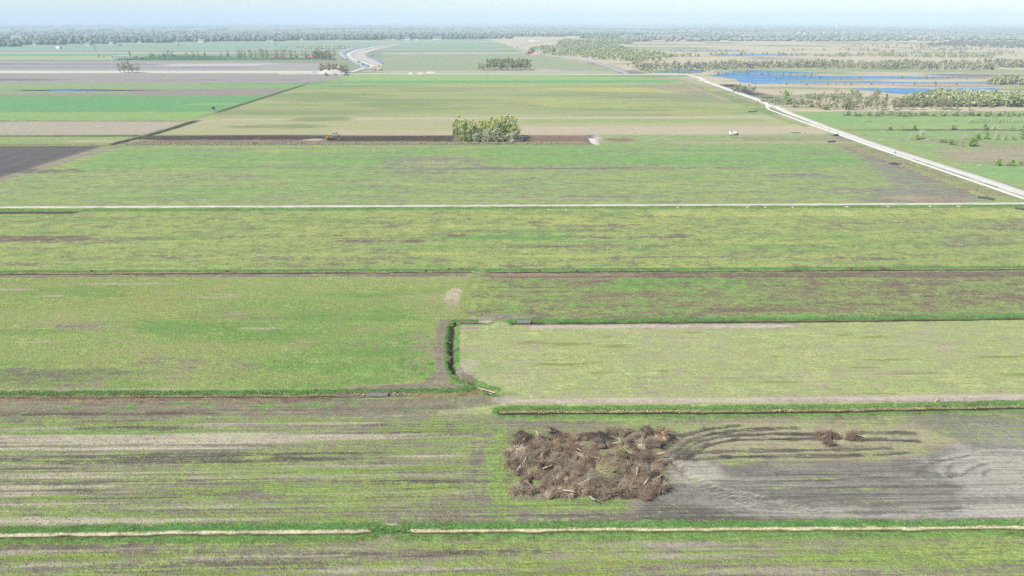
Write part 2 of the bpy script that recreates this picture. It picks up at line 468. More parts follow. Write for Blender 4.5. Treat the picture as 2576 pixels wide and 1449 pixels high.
# fallow field: streaks of straw, ash-grey and green
for i in range(90):
    u = rng.uniform(-60, 1330); v = rng.uniform(1050, 1326); q = rng.rand()
    blob(u, v, rng.uniform(70, 420), rng.uniform(1.5, 6), amt=rng.uniform(.5, .95), rag=.9, **(dict(soil=(214,202,186), cov=.12) if q < .36 else dict(soil=(122,114,106), cov=.15) if q < .56 else dict(grass=(144,168,82), cov=.8)))
blob(520, 1104, 560, 12, amt=.9, soil=(216,203,190), cov=.12); blob(330, 1128, 380, 4, soil=(214,203,190), cov=.1)
blob(430, 1152, 480, 15, amt=.85, soil=(116,109,102), cov=.2); blob(250, 1085, 300, 8, amt=.7, grass=(140,172,96), cov=.9)
blob(200, 1308, 330, 9, amt=.9, soil=(218,206,194), cov=.12); blob(640, 1272, 330, 5, soil=(206,197,182), cov=.2)
blob(900, 1230, 330, 40, amt=.45, grass=(146,174,74), cov=.85); blob(300, 1250, 300, 12, amt=.5, grass=(140,166,70), cov=.8)
blob(1216, 1120, 34, 44, amt=.8, soil=(152,142,134), cov=.14); blob(1196, 1195, 32, 56, amt=.65, soil=(152,143,135), cov=.16)
blob(1260, 1180, 44, 110, amt=.7, grass=(150,184,84), cov=.88); blob(1110, 1075, 160, 18, amt=.6, grass=(142,172,76), cov=.88)
blob(1500, 1265, 200, 14, amt=.85, grass=(146,182,82), cov=.9); blob(1500, 1050, 220, 14, amt=.85, grass=(150,182,92), cov=.86)
parea([(1300,1290),(2900,1290),(2900,1312),(1300,1322)], amt=.8, feather=.8, soil=(140,134,128), cov=.2)
# bare soil right of the pile
parea([(1690,1145),(1760,1158),(2000,1166),(2280,1152),(2420,1112),(2600,1070),(3000,1060),(3000,1313),(1640,1316),(1570,1262),(1670,1240)], feather=3, jit=1.6, soil=(146,141,136), grass=(140,150,100), cov=-.22, strk=1.0, tuft=.6, rid=r_f2r)
parea([(1640,1262),(1900,1296),(1900,1314),(1600,1316)], feather=2, soil=(122,118,114), cov=.1)
parea([(1705,1075),(1850,1060),(2300,1068),(2420,1110),(2260,1152),(1850,1158),(1740,1150)], feather=2.5, jit=1, amt=.9, soil=(198,186,160), grass=(164,180,108), cov=.36, strk=.6)
parea([(2290,1046),(2900,1030),(2900,1100),(2480,1120),(2350,1085)], feather=3, jit=1.5, soil=(160,154,148), grass=(150,166,96), cov=.44)
blob(2540, 1185, 190, 66, amt=.9, soil=(188,183,178), cov=-.25); blob(2570, 1110, 110, 45, amt=.6, soil=(168,162,160), cov=.1)
parea([(1860,1296),(2150,1274),(2900,1262),(2900,1302),(2150,1306)], feather=1.5, jit=.6, amt=.95, soil=(194,189,184), cov=-.25)
blob(1765, 1195, 62, 46, amt=.9, soil=(190,184,176), cov=-.2); blob(1850, 1235, 180, 26, amt=.55, soil=(158,153,151), cov=.04)
for i in range(26):
    u = rng.uniform(1800, 2420); v = rng.uniform(1165, 1300)
    blob(u, v, rng.uniform(40, 160), rng.uniform(2, 5), amt=.8, rag=.9, **(dict(soil=(124,120,115), cov=-.2) if i % 2 else dict(soil=(172,167,162), cov=-.2)))
for u, v, ru, rv in ((2190,1258,70,4),(1960,1225,60,4),(2060,1205,70,4),(1860,1165,60,4),(2150,1230,120,6)): blob(u, v, ru, rv, amt=.8, grass=(150,178,90), cov=.8)
RUT = dict(soil=(94,90,85), cov=0.02, tuft=1.2, jit=.45)
for uv in ([(1672,1128),(1712,1098),(1775,1079),(1850,1070)], [(1690,1140),(1735,1108),(1800,1088),(1880,1080),(2000,1076)],
           [(1700,1150),(1760,1110),(1830,1094),(1950,1090),(2062,1091)], [(2165,1088),(2240,1088),(2300,1090)],
           [(1722,1152),(1775,1120),(1850,1106),(1980,1104),(2065,1104)], [(2130,1105),(2230,1106),(2310,1109)],
           [(1752,1140),(1840,1133),(2050,1132),(2160,1130),(2240,1127)], [(1742,1156),(1830,1149),(2000,1147),(2150,1145),(2280,1138)]):
    P_ = spots(*uv)
    for p0, p1 in zip(P_[:-1], P_[1:]):
        n_ = max(1, int(math.hypot(p1[0]-p0[0], p1[1]-p0[1])/4))
        for k in range(n_):
            q0 = [p0[i]+(p1[i]-p0[i])*k/n_ for i in (0, 1)]; q1 = [p0[i]+(p1[i]-p0[i])*(k+1.08)/n_ for i in (0, 1)]
            trail([tuple(q0), tuple(q1)], rng.uniform(.75, 1.3), amt=rng.uniform(.8, 1.0), depth=rng.uniform(.05, .13), **RUT)
    for k in range(3): trail([(p[0], p[1]+rng.uniform(-1.1, 1.1)) for p in P_], .3, amt=.5, depth=.03, soil=(128,123,116) if k else (206,196,172), cov=.08)
for k in range(13):                                   # fan of wheel marks at the end of the pile
    a = k/12
    ptrail([(1680+a*20, 1150+a*14), (1720+a*40, 1185+a*40), (1800+a*90, 1225+a*55), (1960+a*150, 1262+a*32)], .6, amt=.9, soil=(116,112,108) if k % 2 else (194,189,182), cov=-.2, depth=.06)
for k in range(9):                                    # turning circle at the right edge
    R = 16+k*11+rng.uniform(-4, 4); t0 = rng.uniform(-.6, .9)
    ptrail([(2530-R*2.1*math.cos(t)*(1+.1*math.sin(t*3+k)), 1190-R*.55*math.sin(t)+2*math.sin(k*2+t)) for t in np.linspace(t0, t0+rng.uniform(.9, 2.0), 12)], rng.uniform(.4, .8), amt=.75, soil=(130,126,122) if k % 2 else (200,195,190), cov=.02, depth=.06)
for k in range(12):
    v = 1178+k*10
    ptrail([(1900, v+6), (2100, v+rng.uniform(-3, 3)), (2400, v-8)], .3, amt=.6, soil=(108,104,103) if k % 2 else (160,155,153), cov=.04, depth=.05)
# spoil along the left ditch and the corner of the corner ditch
parea([(-300,1002),(600,1003),(1000,1001),(1240,991),(1300,999),(1250,1021),(1010,1038),(500,1046),(-300,1052)], feather=1.2, jit=1.0, soil=(160,148,134), grass=(130,168,82), cov=.14, strk=.8, tuft=1.0)
parea([(-300,1003),(800,1003),(800,1012),(-300,1014)], feather=.6, jit=.5, amt=.6, soil=(158,138,122), cov=.03)
parea([(-300,1040),(560,1036),(560,1043),(-300,1049)], feather=.6, jit=.5, amt=.8, soil=(112,98,90), cov=.05)
blob(408, 1008, 26, 4, soil=(192,188,186), cov=0); blob(1270, 1006, 34, 9, amt=.8, soil=(205,196,186), cov=.02)
for i in range(30):
    blob(rng.uniform(0, 1180), rng.uniform(1012, 1034), rng.uniform(8, 22), rng.uniform(1.5, 3), grass=(108,170,62), cov=.95)
# lush meadow
parea([(-400,700),(620,698),(600,760),(-400,800)], feather=6, jit=4, amt=.7, grass=(160,182,90), cov=.8)
for i in range(60):
    u = rng.uniform(-50, 1080); v = rng.uniform(705, 975); q = rng.rand()
    blob(u, v, rng.uniform(40, 190), rng.uniform(4, 14), amt=.55, rag=.9, **(dict(grass=(124,176,76), cov=.92) if q < .4 else dict(grass=(176,186,100), cov=.85) if q < .75 else dict(soil=(168,158,140), cov=.45)))
blob(820, 800, 330, 70, amt=.35, grass=(122,174,74), cov=.9); blob(860, 915, 300, 50, amt=.4, grass=(130,182,76), cov=.88)
blob(60, 945, 230, 22, amt=.85, soil=(142,136,130), grass=(140,160,90), cov=.36); blob(420, 930, 380, 26, amt=.4, soil=(160,152,136), cov=.5)
for u, v, ru in ((570,741,30),(545,748,50),(130,744,34),(30,728,50),(580,790,30),(330,714,110),(90,860,60),(660,826,50)): blob(u, v, ru, 2.6, amt=.85, soil=(206,194,176), cov=.1)
parea([(-300,978),(620,976),(620,981),(-300,984)], feather=.6, amt=.6, soil=(196,186,170), cov=.25)
# mud strip west of the corner ditch
parea([(1100,806),(1136,802),(1126,930),(1150,948),(1230,985),(1040,990),(860,986),(870,972),(1000,965),(1072,955),(1090,930),(1087,880)], feather=1.0, jit=.7, soil=(162,149,134), grass=(140,165,90), cov=.1, strk=0, tuft=.8)
ptrail([(1114,812),(1106,880),(1104,930),(1070,968),(960,975)], 1.6, amt=.5, soil=(142,132,122), cov=.02)
for i in range(24): blob(rng.uniform(1005, 1092), rng.uniform(835, 955), rng.uniform(5, 11), rng.uniform(2, 4), grass=(98,172,58), cov=1)
blob(1050, 900, 40, 60, amt=.5, soil=(170,160,146), cov=.45); blob(1150, 958, 26, 9, grass=(110,172,66), cov=1, amt=.9)
# patchy peat field
blob(1200, 760, 70, 60, amt=.8, grass=(166,184,92), cov=.86); blob(1140, 742, 22, 20, amt=.9, soil=(224,212,190), cov=.22); blob(1135, 768, 18, 16, amt=.6, soil=(205,194,160), cov=.4)
for i in range(110):
    u = rng.uniform(1230, 2620); v = rng.uniform(702, 796); q = rng.rand()
    if q < .55: blob(u, v, rng.uniform(14, 66), rng.uniform(2, 5), amt=.9, rag=.9, grass=(136,182,84) if u < 2100 else (152,178,98), cov=.85)
    else: blob(u, v, rng.uniform(30, 120), rng.uniform(2, 6), amt=.6, rag=.9, soil=(146,128,112), cov=.3)
blob(1640, 712, 120, 13, amt=.6, grass=(122,182,78), cov=.95); blob(2330, 745, 260, 28, amt=.5, soil=(150,130,116), grass=(158,172,100), cov=.42)
parea([(1240,688),(2900,684),(2900,694),(1700,698),(1240,698)], feather=1, jit=.8, amt=.85, soil=(132,112,104), cov=.05)
parea([(1240,686),(1620,686),(1620,695),(1240,696)], feather=1, jit=.8, amt=.7, soil=(176,150,130), cov=.03)
parea([(-400,690),(1170,688),(1175,696),(-400,699)], feather=.9, jit=.5, soil=(154,140,128), cov=.08, strk=.6)
parea([(-400,692),(400,691),(400,696),(-400,698)], feather=.7, amt=.7, soil=(128,118,112), cov=.02)
# pale meadow strips
parea([(1290,1003),(1700,1002),(2900,985),(2900,1008),(1750,1012),(1290,1012)], feather=.9, jit=.7, amt=.9, soil=(194,178,170), grass=(170,180,120), cov=.1)
parea([(1720,1003),(2900,988),(2900,996),(1720,1008)], feather=.7, jit=.5, amt=.8, soil=(206,194,190), cov=.02)
parea([(1300,815),(2000,812),(2005,824),(1330,827)], feather=.6, jit=.4, soil=(186,168,152), grass=(180,180,120), cov=.08)
parea([(1340,819),(1990,816),(2000,823),(1330,826)], feather=.5, jit=.3, soil=(206,198,190), cov=.03)
blob(1185, 826, 40, 8, amt=.8, soil=(190,176,156), cov=.2); blob(1228, 804, 15, 6, soil=(222,210,196), cov=.05); blob(1260, 797, 60, 7, amt=.7, soil=(170,160,150), cov=.15)
blob(1180, 920, 20, 20, amt=.7, soil=(196,186,176), cov=.15); blob(1330, 960, 60, 40, amt=.4, soil=(196,186,165), cov=.4)
for i in range(70):
    u = rng.uniform(1180, 2620); v = rng.uniform(832, 995)
    blob(u, v, rng.uniform(15, 70), rng.uniform(2, 4.5), amt=.7, rag=.9, **(dict(grass=(146,160,58), cov=.92) if i % 3 == 0 else dict(grass=(200,200,130), cov=.8) if i % 3 == 1 else dict(soil=(200,186,168), cov=.3)))
# yellow-green meadow in front of the sand track
for i in range(120):
    u = rng.uniform(-50, 2650); v = rng.uniform(536, 672); q = rng.rand()
    blob(u, v, rng.uniform(30, 170), rng.uniform(1.5, 6), amt=.6, rag=.9, **(dict(soil=(140,128,122), cov=.4) if q < .36 else dict(grass=(190,198,100), cov=.92) if q < .72 else dict(grass=(126,174,88), cov=.95)))
parea([(1650,530),(2900,526),(2900,546),(1650,545)], feather=4, jit=2, amt=.75, grass=(190,200,108), cov=.92)
blob(2250, 565, 280, 10, amt=.5, soil=(156,146,128), cov=.45); blob(2500, 600, 180, 12, amt=.55, soil=(156,146,128), cov=.42)
blob(1270, 598, 200, 6, amt=.8, grass=(112,176,84), cov=.97)
for u, v, ru, rv in ((1680,593,62,6),(1312,668,52,5),(1430,672,34,4),(1150,592,26,4),(1050,606,40,4),(90,600,160,9),(1360,560,40,3)): blob(u, v, ru, rv, amt=.8, soil=(134,116,106), cov=.2)
parea([(-400,524),(180,527),(250,525),(180,538),(-400,541)], feather=1.6, jit=1, soil=(96,82,78), grass=(140,150,90), cov=.06, tuft=1.2)
parea([(-400,519),(2900,508),(2900,514),(-400,525)], feather=1.4, jit=.8, amt=.6, soil=(190,180,160), cov=.35)
# broad green meadow
parea([(300,376),(560,372),(700,392),(640,428),(200,430),(180,420)], feather=6, jit=3, amt=.75, grass=(134,184,94), cov=.92)
parea([(690,372),(1150,370),(1020,400),(1010,425),(690,430)], feather=6, jit=4, amt=.6, grass=(136,182,94), cov=.9)
parea([(1210,368),(2080,366),(2180,390),(2200,412),(1900,424),(1260,418),(1180,395)], feather=22, jit=14, amt=.8, grass=(134,184,94), cov=.93)
for i in range(60):
    u = rng.uniform(100, 2300); v = rng.uniform(372, 510); q = rng.rand()
    blob(u, v, rng.uniform(50, 240), rng.uniform(1.5, 5), amt=.6, rag=.9, **(dict(soil=(150,142,138), cov=.35) if q < .45 else dict(grass=(178,192,104), cov=.9) if q < .75 else dict(grass=(126,182,90), cov=.95)))
blob(1100, 406, 130, 12, amt=.8, soil=(152,144,140), cov=.3); blob(1500, 423, 500, 3.5, amt=.85, soil=(140,132,130), cov=.15); blob(700, 421, 260, 2.5, amt=.7, soil=(150,140,136), cov=.3)
blob(1990, 441, 90, 6, amt=.8, soil=(146,141,140), cov=.2); blob(2260, 482, 100, 7, amt=.6, soil=(150,145,142), cov=.2); blob(1500, 498, 180, 5, amt=.6, soil=(150,142,140), cov=.3)
parea([(2110,368),(2180,380),(2300,430),(2480,500),(2400,512),(2120,506),(2250,470),(2200,420)], feather=5, jit=3, amt=.85, soil=(156,150,146), grass=(150,170,105), cov=.26)
blob(2290, 498, 60, 7, soil=(196,172,146), amt=.8, cov=.05, rag=.9); blob(2370, 504, 60, 6, amt=.8, soil=(176,150,138), cov=.08)
ptrail([(590,392),(520,425),(430,470),(370,505)], 1.2, amt=.5, soil=(160,148,130), cov=.2)
for k in range(7): ptrail([(1408+k*9, 408),(1418+k*8, 440),(1400+k*10, 490)], .7, amt=.5, soil=(146,142,134), cov=.4)
for u, v, ru in ((700,409,50),(1080,410,70),(1760,384,200),(840,382,60),(1250,500,300)): blob(u, v, ru, 2, amt=.7, soil=(200,188,160), cov=.3)
parea([(-400,367),(300,366),(300,370),(-400,371)], feather=2, amt=.6, soil=(120,112,105), cov=.3)
# edge of the ploughed field
rect(-900, -273, 312, 478, soil=(112,106,108), grass=(112,106,108), cov=.2, strk=.6, tuft=.6, rid=r_pl, feather=2)
area([(-276,330),(-268,330),(-262,481),(-272,481)], feather=2, jit=1, soil=(170,156,142), cov=.12, strk=0)
for k in range(7): trail([(-278-k*6+rng.uniform(-2, 2), 330), (-277-k*7, 400), (-276-k*7, 478)], 1.2, amt=.6, soil=(96,90,94) if k % 2 else (136,128,130), cov=0)
blob(100, 430, 120, 6, amt=.6, soil=(98,92,96), cov=0)

# faint tramlines left by tractors, in pairs along the rows
for y0, y1, dy, x0, x1, so_, am in ((134, 175, 6.5, 2, 200, (196,184,156), .35), (224, 305, 9, -220, 240, (150,142,122), .32), (318, 474, 13, -262, 226, (156,148,128), .34), (182, 217, 8, 0, 200, (150,138,120), .3)):
    y = y0+rng.uniform(0, 3)
    while y < y1:
        xa, xb = x0+rng.uniform(0, .35)*(x1-x0), x1-rng.uniform(0, .35)*(x1-x0)
        for d_ in (0, 1.9): trail([(xa, y+d_), ((xa+xb)/2, y+d_+rng.uniform(-.4, .4)), (xb, y+d_+rng.uniform(-.5, .5))], .55, amt=am*rng.uniform(.5, 1.3), jit=.2, soil=so_, cov=.3)
        y += dy*rng.uniform(.6, 1.5)
# ---- peat strip and middle distance
rect(-264, 245, 519, 960, soil=(198,186,156), grass=(162,178,110), cov=.70, strk=.75, tuft=.6, rid=r_f7)
rect(-276, 68, 480, 520, soil=(164,146,134), grass=(140,150,100), cov=.26, strk=.4, tuft=1.2, rid=r_peat, feather=3, jit=1.5)
rect(66, 245, 480, 520, soil=(170,152,142), grass=(156,186,112), cov=.72, strk=.5, rid=r_f7, feather=4, jit=2)
parea([(320,347),(400,340),(1142,340),(1142,355),(840,357),(560,353),(330,354)], feather=3, jit=4.5, soil=(86,69,64), cov=0, strk=.3, tuft=.8)
parea([(400,352),(820,352),(820,358),(340,362),(330,356)], feather=4, jit=2, amt=.75, soil=(176,156,146), cov=.08)
parea([(1308,340),(1480,341),(1495,356),(1308,358)], feather=3, jit=1.5, soil=(150,124,112), cov=.03, strk=.3)
parea([(330,357),(1500,357),(1500,365),(280,366)], feather=3, jit=1, amt=.85, soil=(160,150,132), grass=(140,160,100), cov=.45, tuft=1.8)
parea([(1200,357),(1300,357),(1300,362),(1200,362)], feather=3, grass=(104,180,84), cov=1)
blob(1500, 347, 16, 9, soil=(214,200,184), cov=0); blob(1560, 352, 40, 5, soil=(150,128,114), cov=.05); blob(790, 352, 24, 3, soil=(206,194,180), cov=0)
parea([(1690,356),(2160,356),(2160,361),(1690,362)], feather=3, amt=.8, soil=(198,180,162), cov=.15)
parea([(1850,345),(2120,346),(2130,354),(1900,354)], feather=4, jit=3, amt=.8, soil=(168,146,138), cov=.15)
parea([(400,300),(1150,290),(2000,288),(2110,340),(400,338)], feather=14, jit=6, amt=.8, soil=(206,192,168), grass=(176,184,122), cov=.46)
parea([(1310,318),(2050,316),(2090,336),(1310,340)], feather=5, jit=2, amt=.85, soil=(212,196,178), grass=(190,188,150), cov=.3)
parea([(1310,300),(1900,298),(1950,307),(1310,310)], feather=5, jit=3, amt=.8, grass=(158,184,100), cov=.9)
parea([(560,299),(1950,292),(1950,296),(560,303)], feather=3, jit=1.5, amt=.7, soil=(206,198,192), cov=.1)
parea([(840,326),(1140,330),(1140,340),(840,340)], feather=4, jit=2, amt=.8, soil=(206,190,168), cov=.2)
for i in range(80):
    u = rng.uniform(500, 1950); v = rng.uniform(212, 290); q = rng.rand()
    blob(u, v, rng.uniform(50, 260), rng.uniform(1, 4), amt=.6, rag=.8, **(dict(soil=(172,160,140), grass=(150,160,110), cov=.5) if q < .4 else dict(grass=(186,192,100), cov=.92) if q < .72 else dict(grass=(128,160,100), cov=.95)))
for u, v, ru, rv, g in ((1600,226,230,6,(206,202,96)),(1740,228,60,4,(214,196,100)),(1000,262,130,7,(136,158,92)),(820,240,150,8,(130,156,98)),(700,318,130,5,(128,146,100)),(800,300,80,5,(124,144,96)),(1500,262,200,8,(186,194,108)),(1850,240,100,5,(150,178,110))):
    blob(u, v, ru, rv, amt=.75, grass=g, cov=.95)
parea([(1560,213),(1740,211),(1810,240),(1780,242)], feather=6, jit=3, amt=.8, soil=(160,150,146), cov=.12)
# left block beyond the ditch line
rect(-1400, -270, 481, 526, soil=(186,176,150), grass=(160,182,108), cov=.85, tuft=.8, rid=r_lb)
blob(260, 355, 110, 4, amt=.8, soil=(204,190,162), cov=.3)
rect(-1400, -270, 526, 604, soil=(192,180,170), grass=(178,176,150), cov=.25, strk=.5, tuft=.4, rid=r_lb, feather=3)
rect(-1400, -270, 604, 812, soil=(140,150,110), grass=(116,176,110), cov=1.3, strk=.2, tuft=.4, rid=r_lg, feather=4)
rect(-1400, -270, 606, 664, grass=(156,192,104), soil=(160,170,110), cov=1.1, amt=.8, feather=8, jit=5)
blob(560, 262, 90, 3, amt=.7, grass=(150,190,104)); blob(600, 293, 120, 3, amt=.6, grass=(170,190,96)); blob(760, 245, 60, 2, amt=.7, grass=(150,170,110))
rect(-1500, -266, 812, 905, soil=(160,148,144), grass=(150,170,120), cov=.2, strk=.4, tuft=.3, rid=r_ls, feather=5)
parea([(-200,236),(330,236),(330,225),(-200,222)], feather=8, jit=6, grass=(146,180,116), cov=.9, amt=.85)
parea([(560,222),(900,222),(760,212),(520,210)], feather=8, jit=6, grass=(136,186,106), cov=1.2)
parea([(-300,224),(560,223),(500,209),(-300,207)], feather=8, jit=6, grass=(150,184,116), soil=(170,160,150), cov=.72)
parea([(30,226),(180,225),(300,226),(430,227),(300,229),(60,229)], feather=4, jit=2, soil=(74,74,82), cov=0, strk=0)
parea([(-600,209),(640,209),(770,209),(900,187),(860,184),(-600,184)], feather=8, jit=4, soil=(172,162,164), grass=(160,160,150), cov=.16, strk=.6, tuft=.3, rid=r_ls)
parea([(-200,203),(120,203),(190,199),(-200,197)], feather=8, jit=6, soil=(128,122,134), cov=.02)
parea([(300,203),(760,203),(760,199),(300,200)], feather=8, jit=6, amt=.7, soil=(150,142,148), cov=.02)
parea([(-900,184),(790,184),(850,183),(850,178),(-900,177)], feather=8, jit=3, soil=(230,226,212), grass=(200,210,180), cov=.05, strk=.3, rid=r_ls)
parea([(-900,177),(850,178),(868,172),(835,158),(-900,150)], feather=10, jit=6, soil=(182,174,178), grass=(170,165,160), cov=.12, strk=.8, rid=r_ls)
parea([(-300,172),(640,172),(640,168),(-300,166)], feather=14, jit=10, amt=.8, soil=(152,146,160), cov=.02); parea([(-300,158),(400,160),(420,163),(-300,164)], feather=12, jit=8, amt=.85, soil=(140,134,150), cov=.02)
parea([(420,161),(700,160),(640,165),(420,167)], feather=10, jit=8, amt=.85, soil=(216,212,214), cov=.02)
parea([(640,153),(860,153),(830,160),(700,159)], feather=8, jit=5, amt=.6, soil=(150,146,142), cov=.1)
# middle: light green field and its dark stripe
parea([(860,186),(1700,187),(1770,196),(1770,211),(800,214),(850,203)], feather=8, jit=3, soil=(170,170,140), grass=(164,192,118), cov=.95, strk=.2, tuft=.3, rid=r_f8)
parea([(1640,188),(1750,191),(1790,206),(1640,203)], feather=8, jit=4, amt=.8, soil=(180,170,150), grass=(160,178,124), cov=.7)
parea([(870,203),(1700,201),(1712,208),(800,211)], feather=5, jit=2, soil=(140,170,110), grass=(122,180,112), cov=1.3, strk=.1)
# far middle pastures
parea([(950,184),(1560,185),(1480,160),(1300,132),(1010,132),(940,150)], feather=14, jit=8, soil=(182,176,160), grass=(158,176,136), cov=.7, strk=.5, tuft=.3, rid=r_fc)
parea([(940,183),(1560,185),(1560,180),(1340,177),(940,178)], feather=8, jit=4, amt=.9, soil=(200,188,178), grass=(180,180,150), cov=.25)
parea([(1330,180),(1420,179),(1400,174),(1330,173)], feather=8, jit=4, amt=.85, soil=(206,190,182), cov=.1)
parea([(960,136),(1480,134),(1480,131),(960,133)], feather=14, jit=6, soil=(212,208,200), cov=.05, amt=.9); parea([(1000,120),(1290,118),(1300,110),(1040,112)], feather=24, jit=10, grass=(150,186,136), soil=(150,180,130), cov=1.2)
parea([(960,126),(1290,124),(1290,121),(960,123)], feather=20, jit=6, grass=(196,200,130), cov=1.1, amt=.8)
# far left strips
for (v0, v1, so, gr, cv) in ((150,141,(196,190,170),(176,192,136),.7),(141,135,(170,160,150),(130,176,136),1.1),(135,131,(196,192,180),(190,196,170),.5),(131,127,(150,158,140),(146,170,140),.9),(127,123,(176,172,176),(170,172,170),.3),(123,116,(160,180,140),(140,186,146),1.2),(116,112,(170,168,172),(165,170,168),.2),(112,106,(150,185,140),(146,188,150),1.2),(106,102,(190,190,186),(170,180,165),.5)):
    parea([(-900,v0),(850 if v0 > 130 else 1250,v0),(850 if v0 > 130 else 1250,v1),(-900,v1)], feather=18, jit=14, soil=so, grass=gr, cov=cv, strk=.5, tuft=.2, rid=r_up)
# ---- right of the white road
rect(266, 1500, 300, 668, soil=(190,176,150), grass=(150,186,110), cov=.95, strk=.15, tuft=.6, rid=r_rm, feather=4)
rect(266, 276, 300, 700, amt=.6, grass=(170,182,110), soil=(190,172,140), cov=.8, feather=3)
parea([(2330,375),(2700,372),(2700,408),(2520,416),(2400,405)], feather=8, jit=6, soil=(204,188,168), grass=(166,172,124), cov=.45, tuft=1.6)
parea([(2200,345),(2420,366),(2620,372),(2620,360),(2300,350)], feather=8, jit=5, soil=(196,180,155), grass=(160,174,118), cov=.6, tuft=1.4)
blob(2350, 318, 200, 9, amt=.6, grass=(168,194,112), cov=1.1); blob(2450, 300, 220, 6, amt=.6, grass=(164,196,112), cov=1.1); blob(2080, 300, 60, 8, amt=.6, grass=(136,190,112), cov=1.1)
blob(2600, 440, 160, 30, amt=.6, grass=(140,190,112), cov=1.1); blob(2450, 340, 120, 6, amt=.6, grass=(150,180,120), soil=(190,178,150), cov=.7)
for i in range(60): blob(rng.uniform(2120, 2600), rng.uniform(294, 352), rng.uniform(3, 7), .7, amt=.8, grass=(84,100,60), cov=1.1)
area([(300,668),(1700,640),(4200,4300),(-150,4300),(60,2100),(220,1230),(262,1150)], feather=10, jit=6, soil=(226,208,186), grass=(176,178,140), cov=.32, strk=.6, tuft=.7, rid=r_he)
area([(266,668),(302,668),(262,1150),(225,1230),(60,2100),(40,2100),(200,1200),(260,1000)], feather=6, jit=3, soil=(206,186,162), grass=(160,175,120), cov=.5)
rect(283, 1500, 660, 672, soil=(226,208,188), grass=(190,185,150), cov=.2, feather=4, jit=2)
parea([(1962,262),(2090,268),(2150,268),(2200,280),(1990,283),(1962,275)], feather=6, jit=4, amt=.8, soil=(222,200,178), cov=.2)
parea([(1790,212),(1850,212),(1900,228),(1980,246),(2030,262),(1990,264),(1900,243),(1830,225)], feather=5, jit=3, soil=(74,66,68), cov=0, strk=.2)
parea([(1860,222),(1960,228),(2040,240),(2110,262),(1970,250)], feather=6, jit=6, amt=.6, soil=(215,195,172), cov=.2)
parea([(1560,180),(1590,176),(1620,184),(1600,187),(1575,187)], feather=6, jit=4, soil=(120,98,98), cov=0)
parea([(1440,150),(1500,158),(1560,172),(1540,173),(1470,158)], feather=10, jit=4, soil=(150,120,116), cov=.05)
for i in range(90):
    u = rng.uniform(1600, 2650); v = rng.uniform(98, 272)
    blob(u, v, rng.uniform(30, 190), rng.uniform(.8, 3), amt=.75, rag=.8, **(dict(grass=(140,160,110), cov=.95) if i % 3 else dict(soil=(160,148,148), cov=.05)))
parea([(1800,178),(2700,186),(2700,176),(1800,172)], feather=12, jit=8, amt=.8, grass=(148,176,124), cov=.9)
parea([(2350,190),(2700,198),(2700,191),(2350,186)], feather=8, jit=5, amt=.8, soil=(120,108,120), cov=.03)
parea([(1990,216),(2700,214),(2700,208),(1990,212)], feather=6, jit=3, soil=(206,180,166), grass=(190,175,150), cov=.1)

# ---- ditches
rs = dict(rid=r_di)
pditch([(-300,1351),(0,1347),(500,1341),(935,1337)], half=.8, depth=.3, floor=.12, wob=.4, dead=(246,236,206), deadw=.5, bottom=(110,96,72), verge=1.9, verge_far=(104,166,72), verge_near=(122,172,76), **rs)
pditch([(1022,1337),(1500,1334),(2000,1331),(2576,1327),(3000,1324)], half=.75, depth=.28, floor=.10, wob=.35, dead=(250,242,200), deadw=.48, bottom=(130,116,76), verge=1.9, verge_far=(110,172,78), verge_near=(135,180,84), **rs)
blob(975, 1335, 44, 10, grass=(88,158,62), cov=1.3, tuft=2)
pditch([(1262,1037),(1500,1036),(1800,1034),(2100,1032),(2300,1027),(3000,1013)], half=1.2, depth=.55, floor=.27, bottom=(66,58,46), wob=.42, dead=(180,170,124), deadw=.42, verge=1.6, verge_far=(118,172,74), verge_near=(126,176,80), **rs)
pditch([(-300,999),(300,997),(700,996),(960,992),(1120,990),(1232,986)], half=1.3, depth=.6, floor=.3, dead=(168,150,116), deadw=.4, verge=1.6, verge_n=.4, verge_far=(92,158,68), verge_near=(150,160,100), **rs)
pditch([(1236,985),(1190,966),(1148,940),(1137,915),(1137,860),(1141,818),(1150,810)], half=1.25, depth=.9, floor=.24, far=(104,150,72), near=(120,170,80), dead=(96,116,66), deadw=.3, bottom=(52,44,36), verge=.9, verge_far=(96,160,66), verge_near=(118,174,76), **rs)
pditch([(1145,811),(1190,811),(1226,811)], half=1.2, depth=.3, floor=.25, far=(84,148,60), dead=(170,155,135), verge=1.0, verge_far=(96,162,64), **rs)
pditch([(1290,812),(1600,810),(2000,807),(2576,800),(3000,796)], half=1.3, depth=.42, floor=.26, far=(96,164,72), dead=(150,142,98), deadw=.35, bottom=(70,66,48), verge=1.9, verge_n=.3, verge_far=(104,172,76), verge_near=(150,180,100), **rs)
pditch([(-500,691),(0,688),(600,686),(1185,683)], half=1.35, depth=.42, floor=.3, far=(130,160,90), dead=(186,170,130), deadw=.5, verge=2.1, verge_n=.2, verge_far=(104,166,80), verge_near=(150,165,100), **rs)
pditch([(1236,683),(1800,681),(2400,677),(3000,674)], half=1.35, depth=.4, floor=.26, far=(104,170,80), dead=(172,160,116), deadw=.45, verge=2.2, verge_n=.2, verge_far=(100,172,78), verge_near=(140,165,90), **rs)
pditch([(-500,531),(250,529),(700,527),(1500,522),(2200,520),(2570,518)], half=1.2, depth=.5, floor=.2, far=(110,170,80), dead=(130,165,85), bottom=(90,120,60), verge=1.6, verge_far=(128,172,90), verge_near=(112,174,78), **rs)
ditch([(-262,602),(-262.5,560),(-264,530),(-271,482)], half=1.9, depth=.9, floor=.35, far=(120,130,84), near=(110,120,74), dead=(86,80,66), bottom=(56,54,50), verge=1.2, verge_far=(150,160,104), verge_near=(196,184,150), wob=.6, **rs)
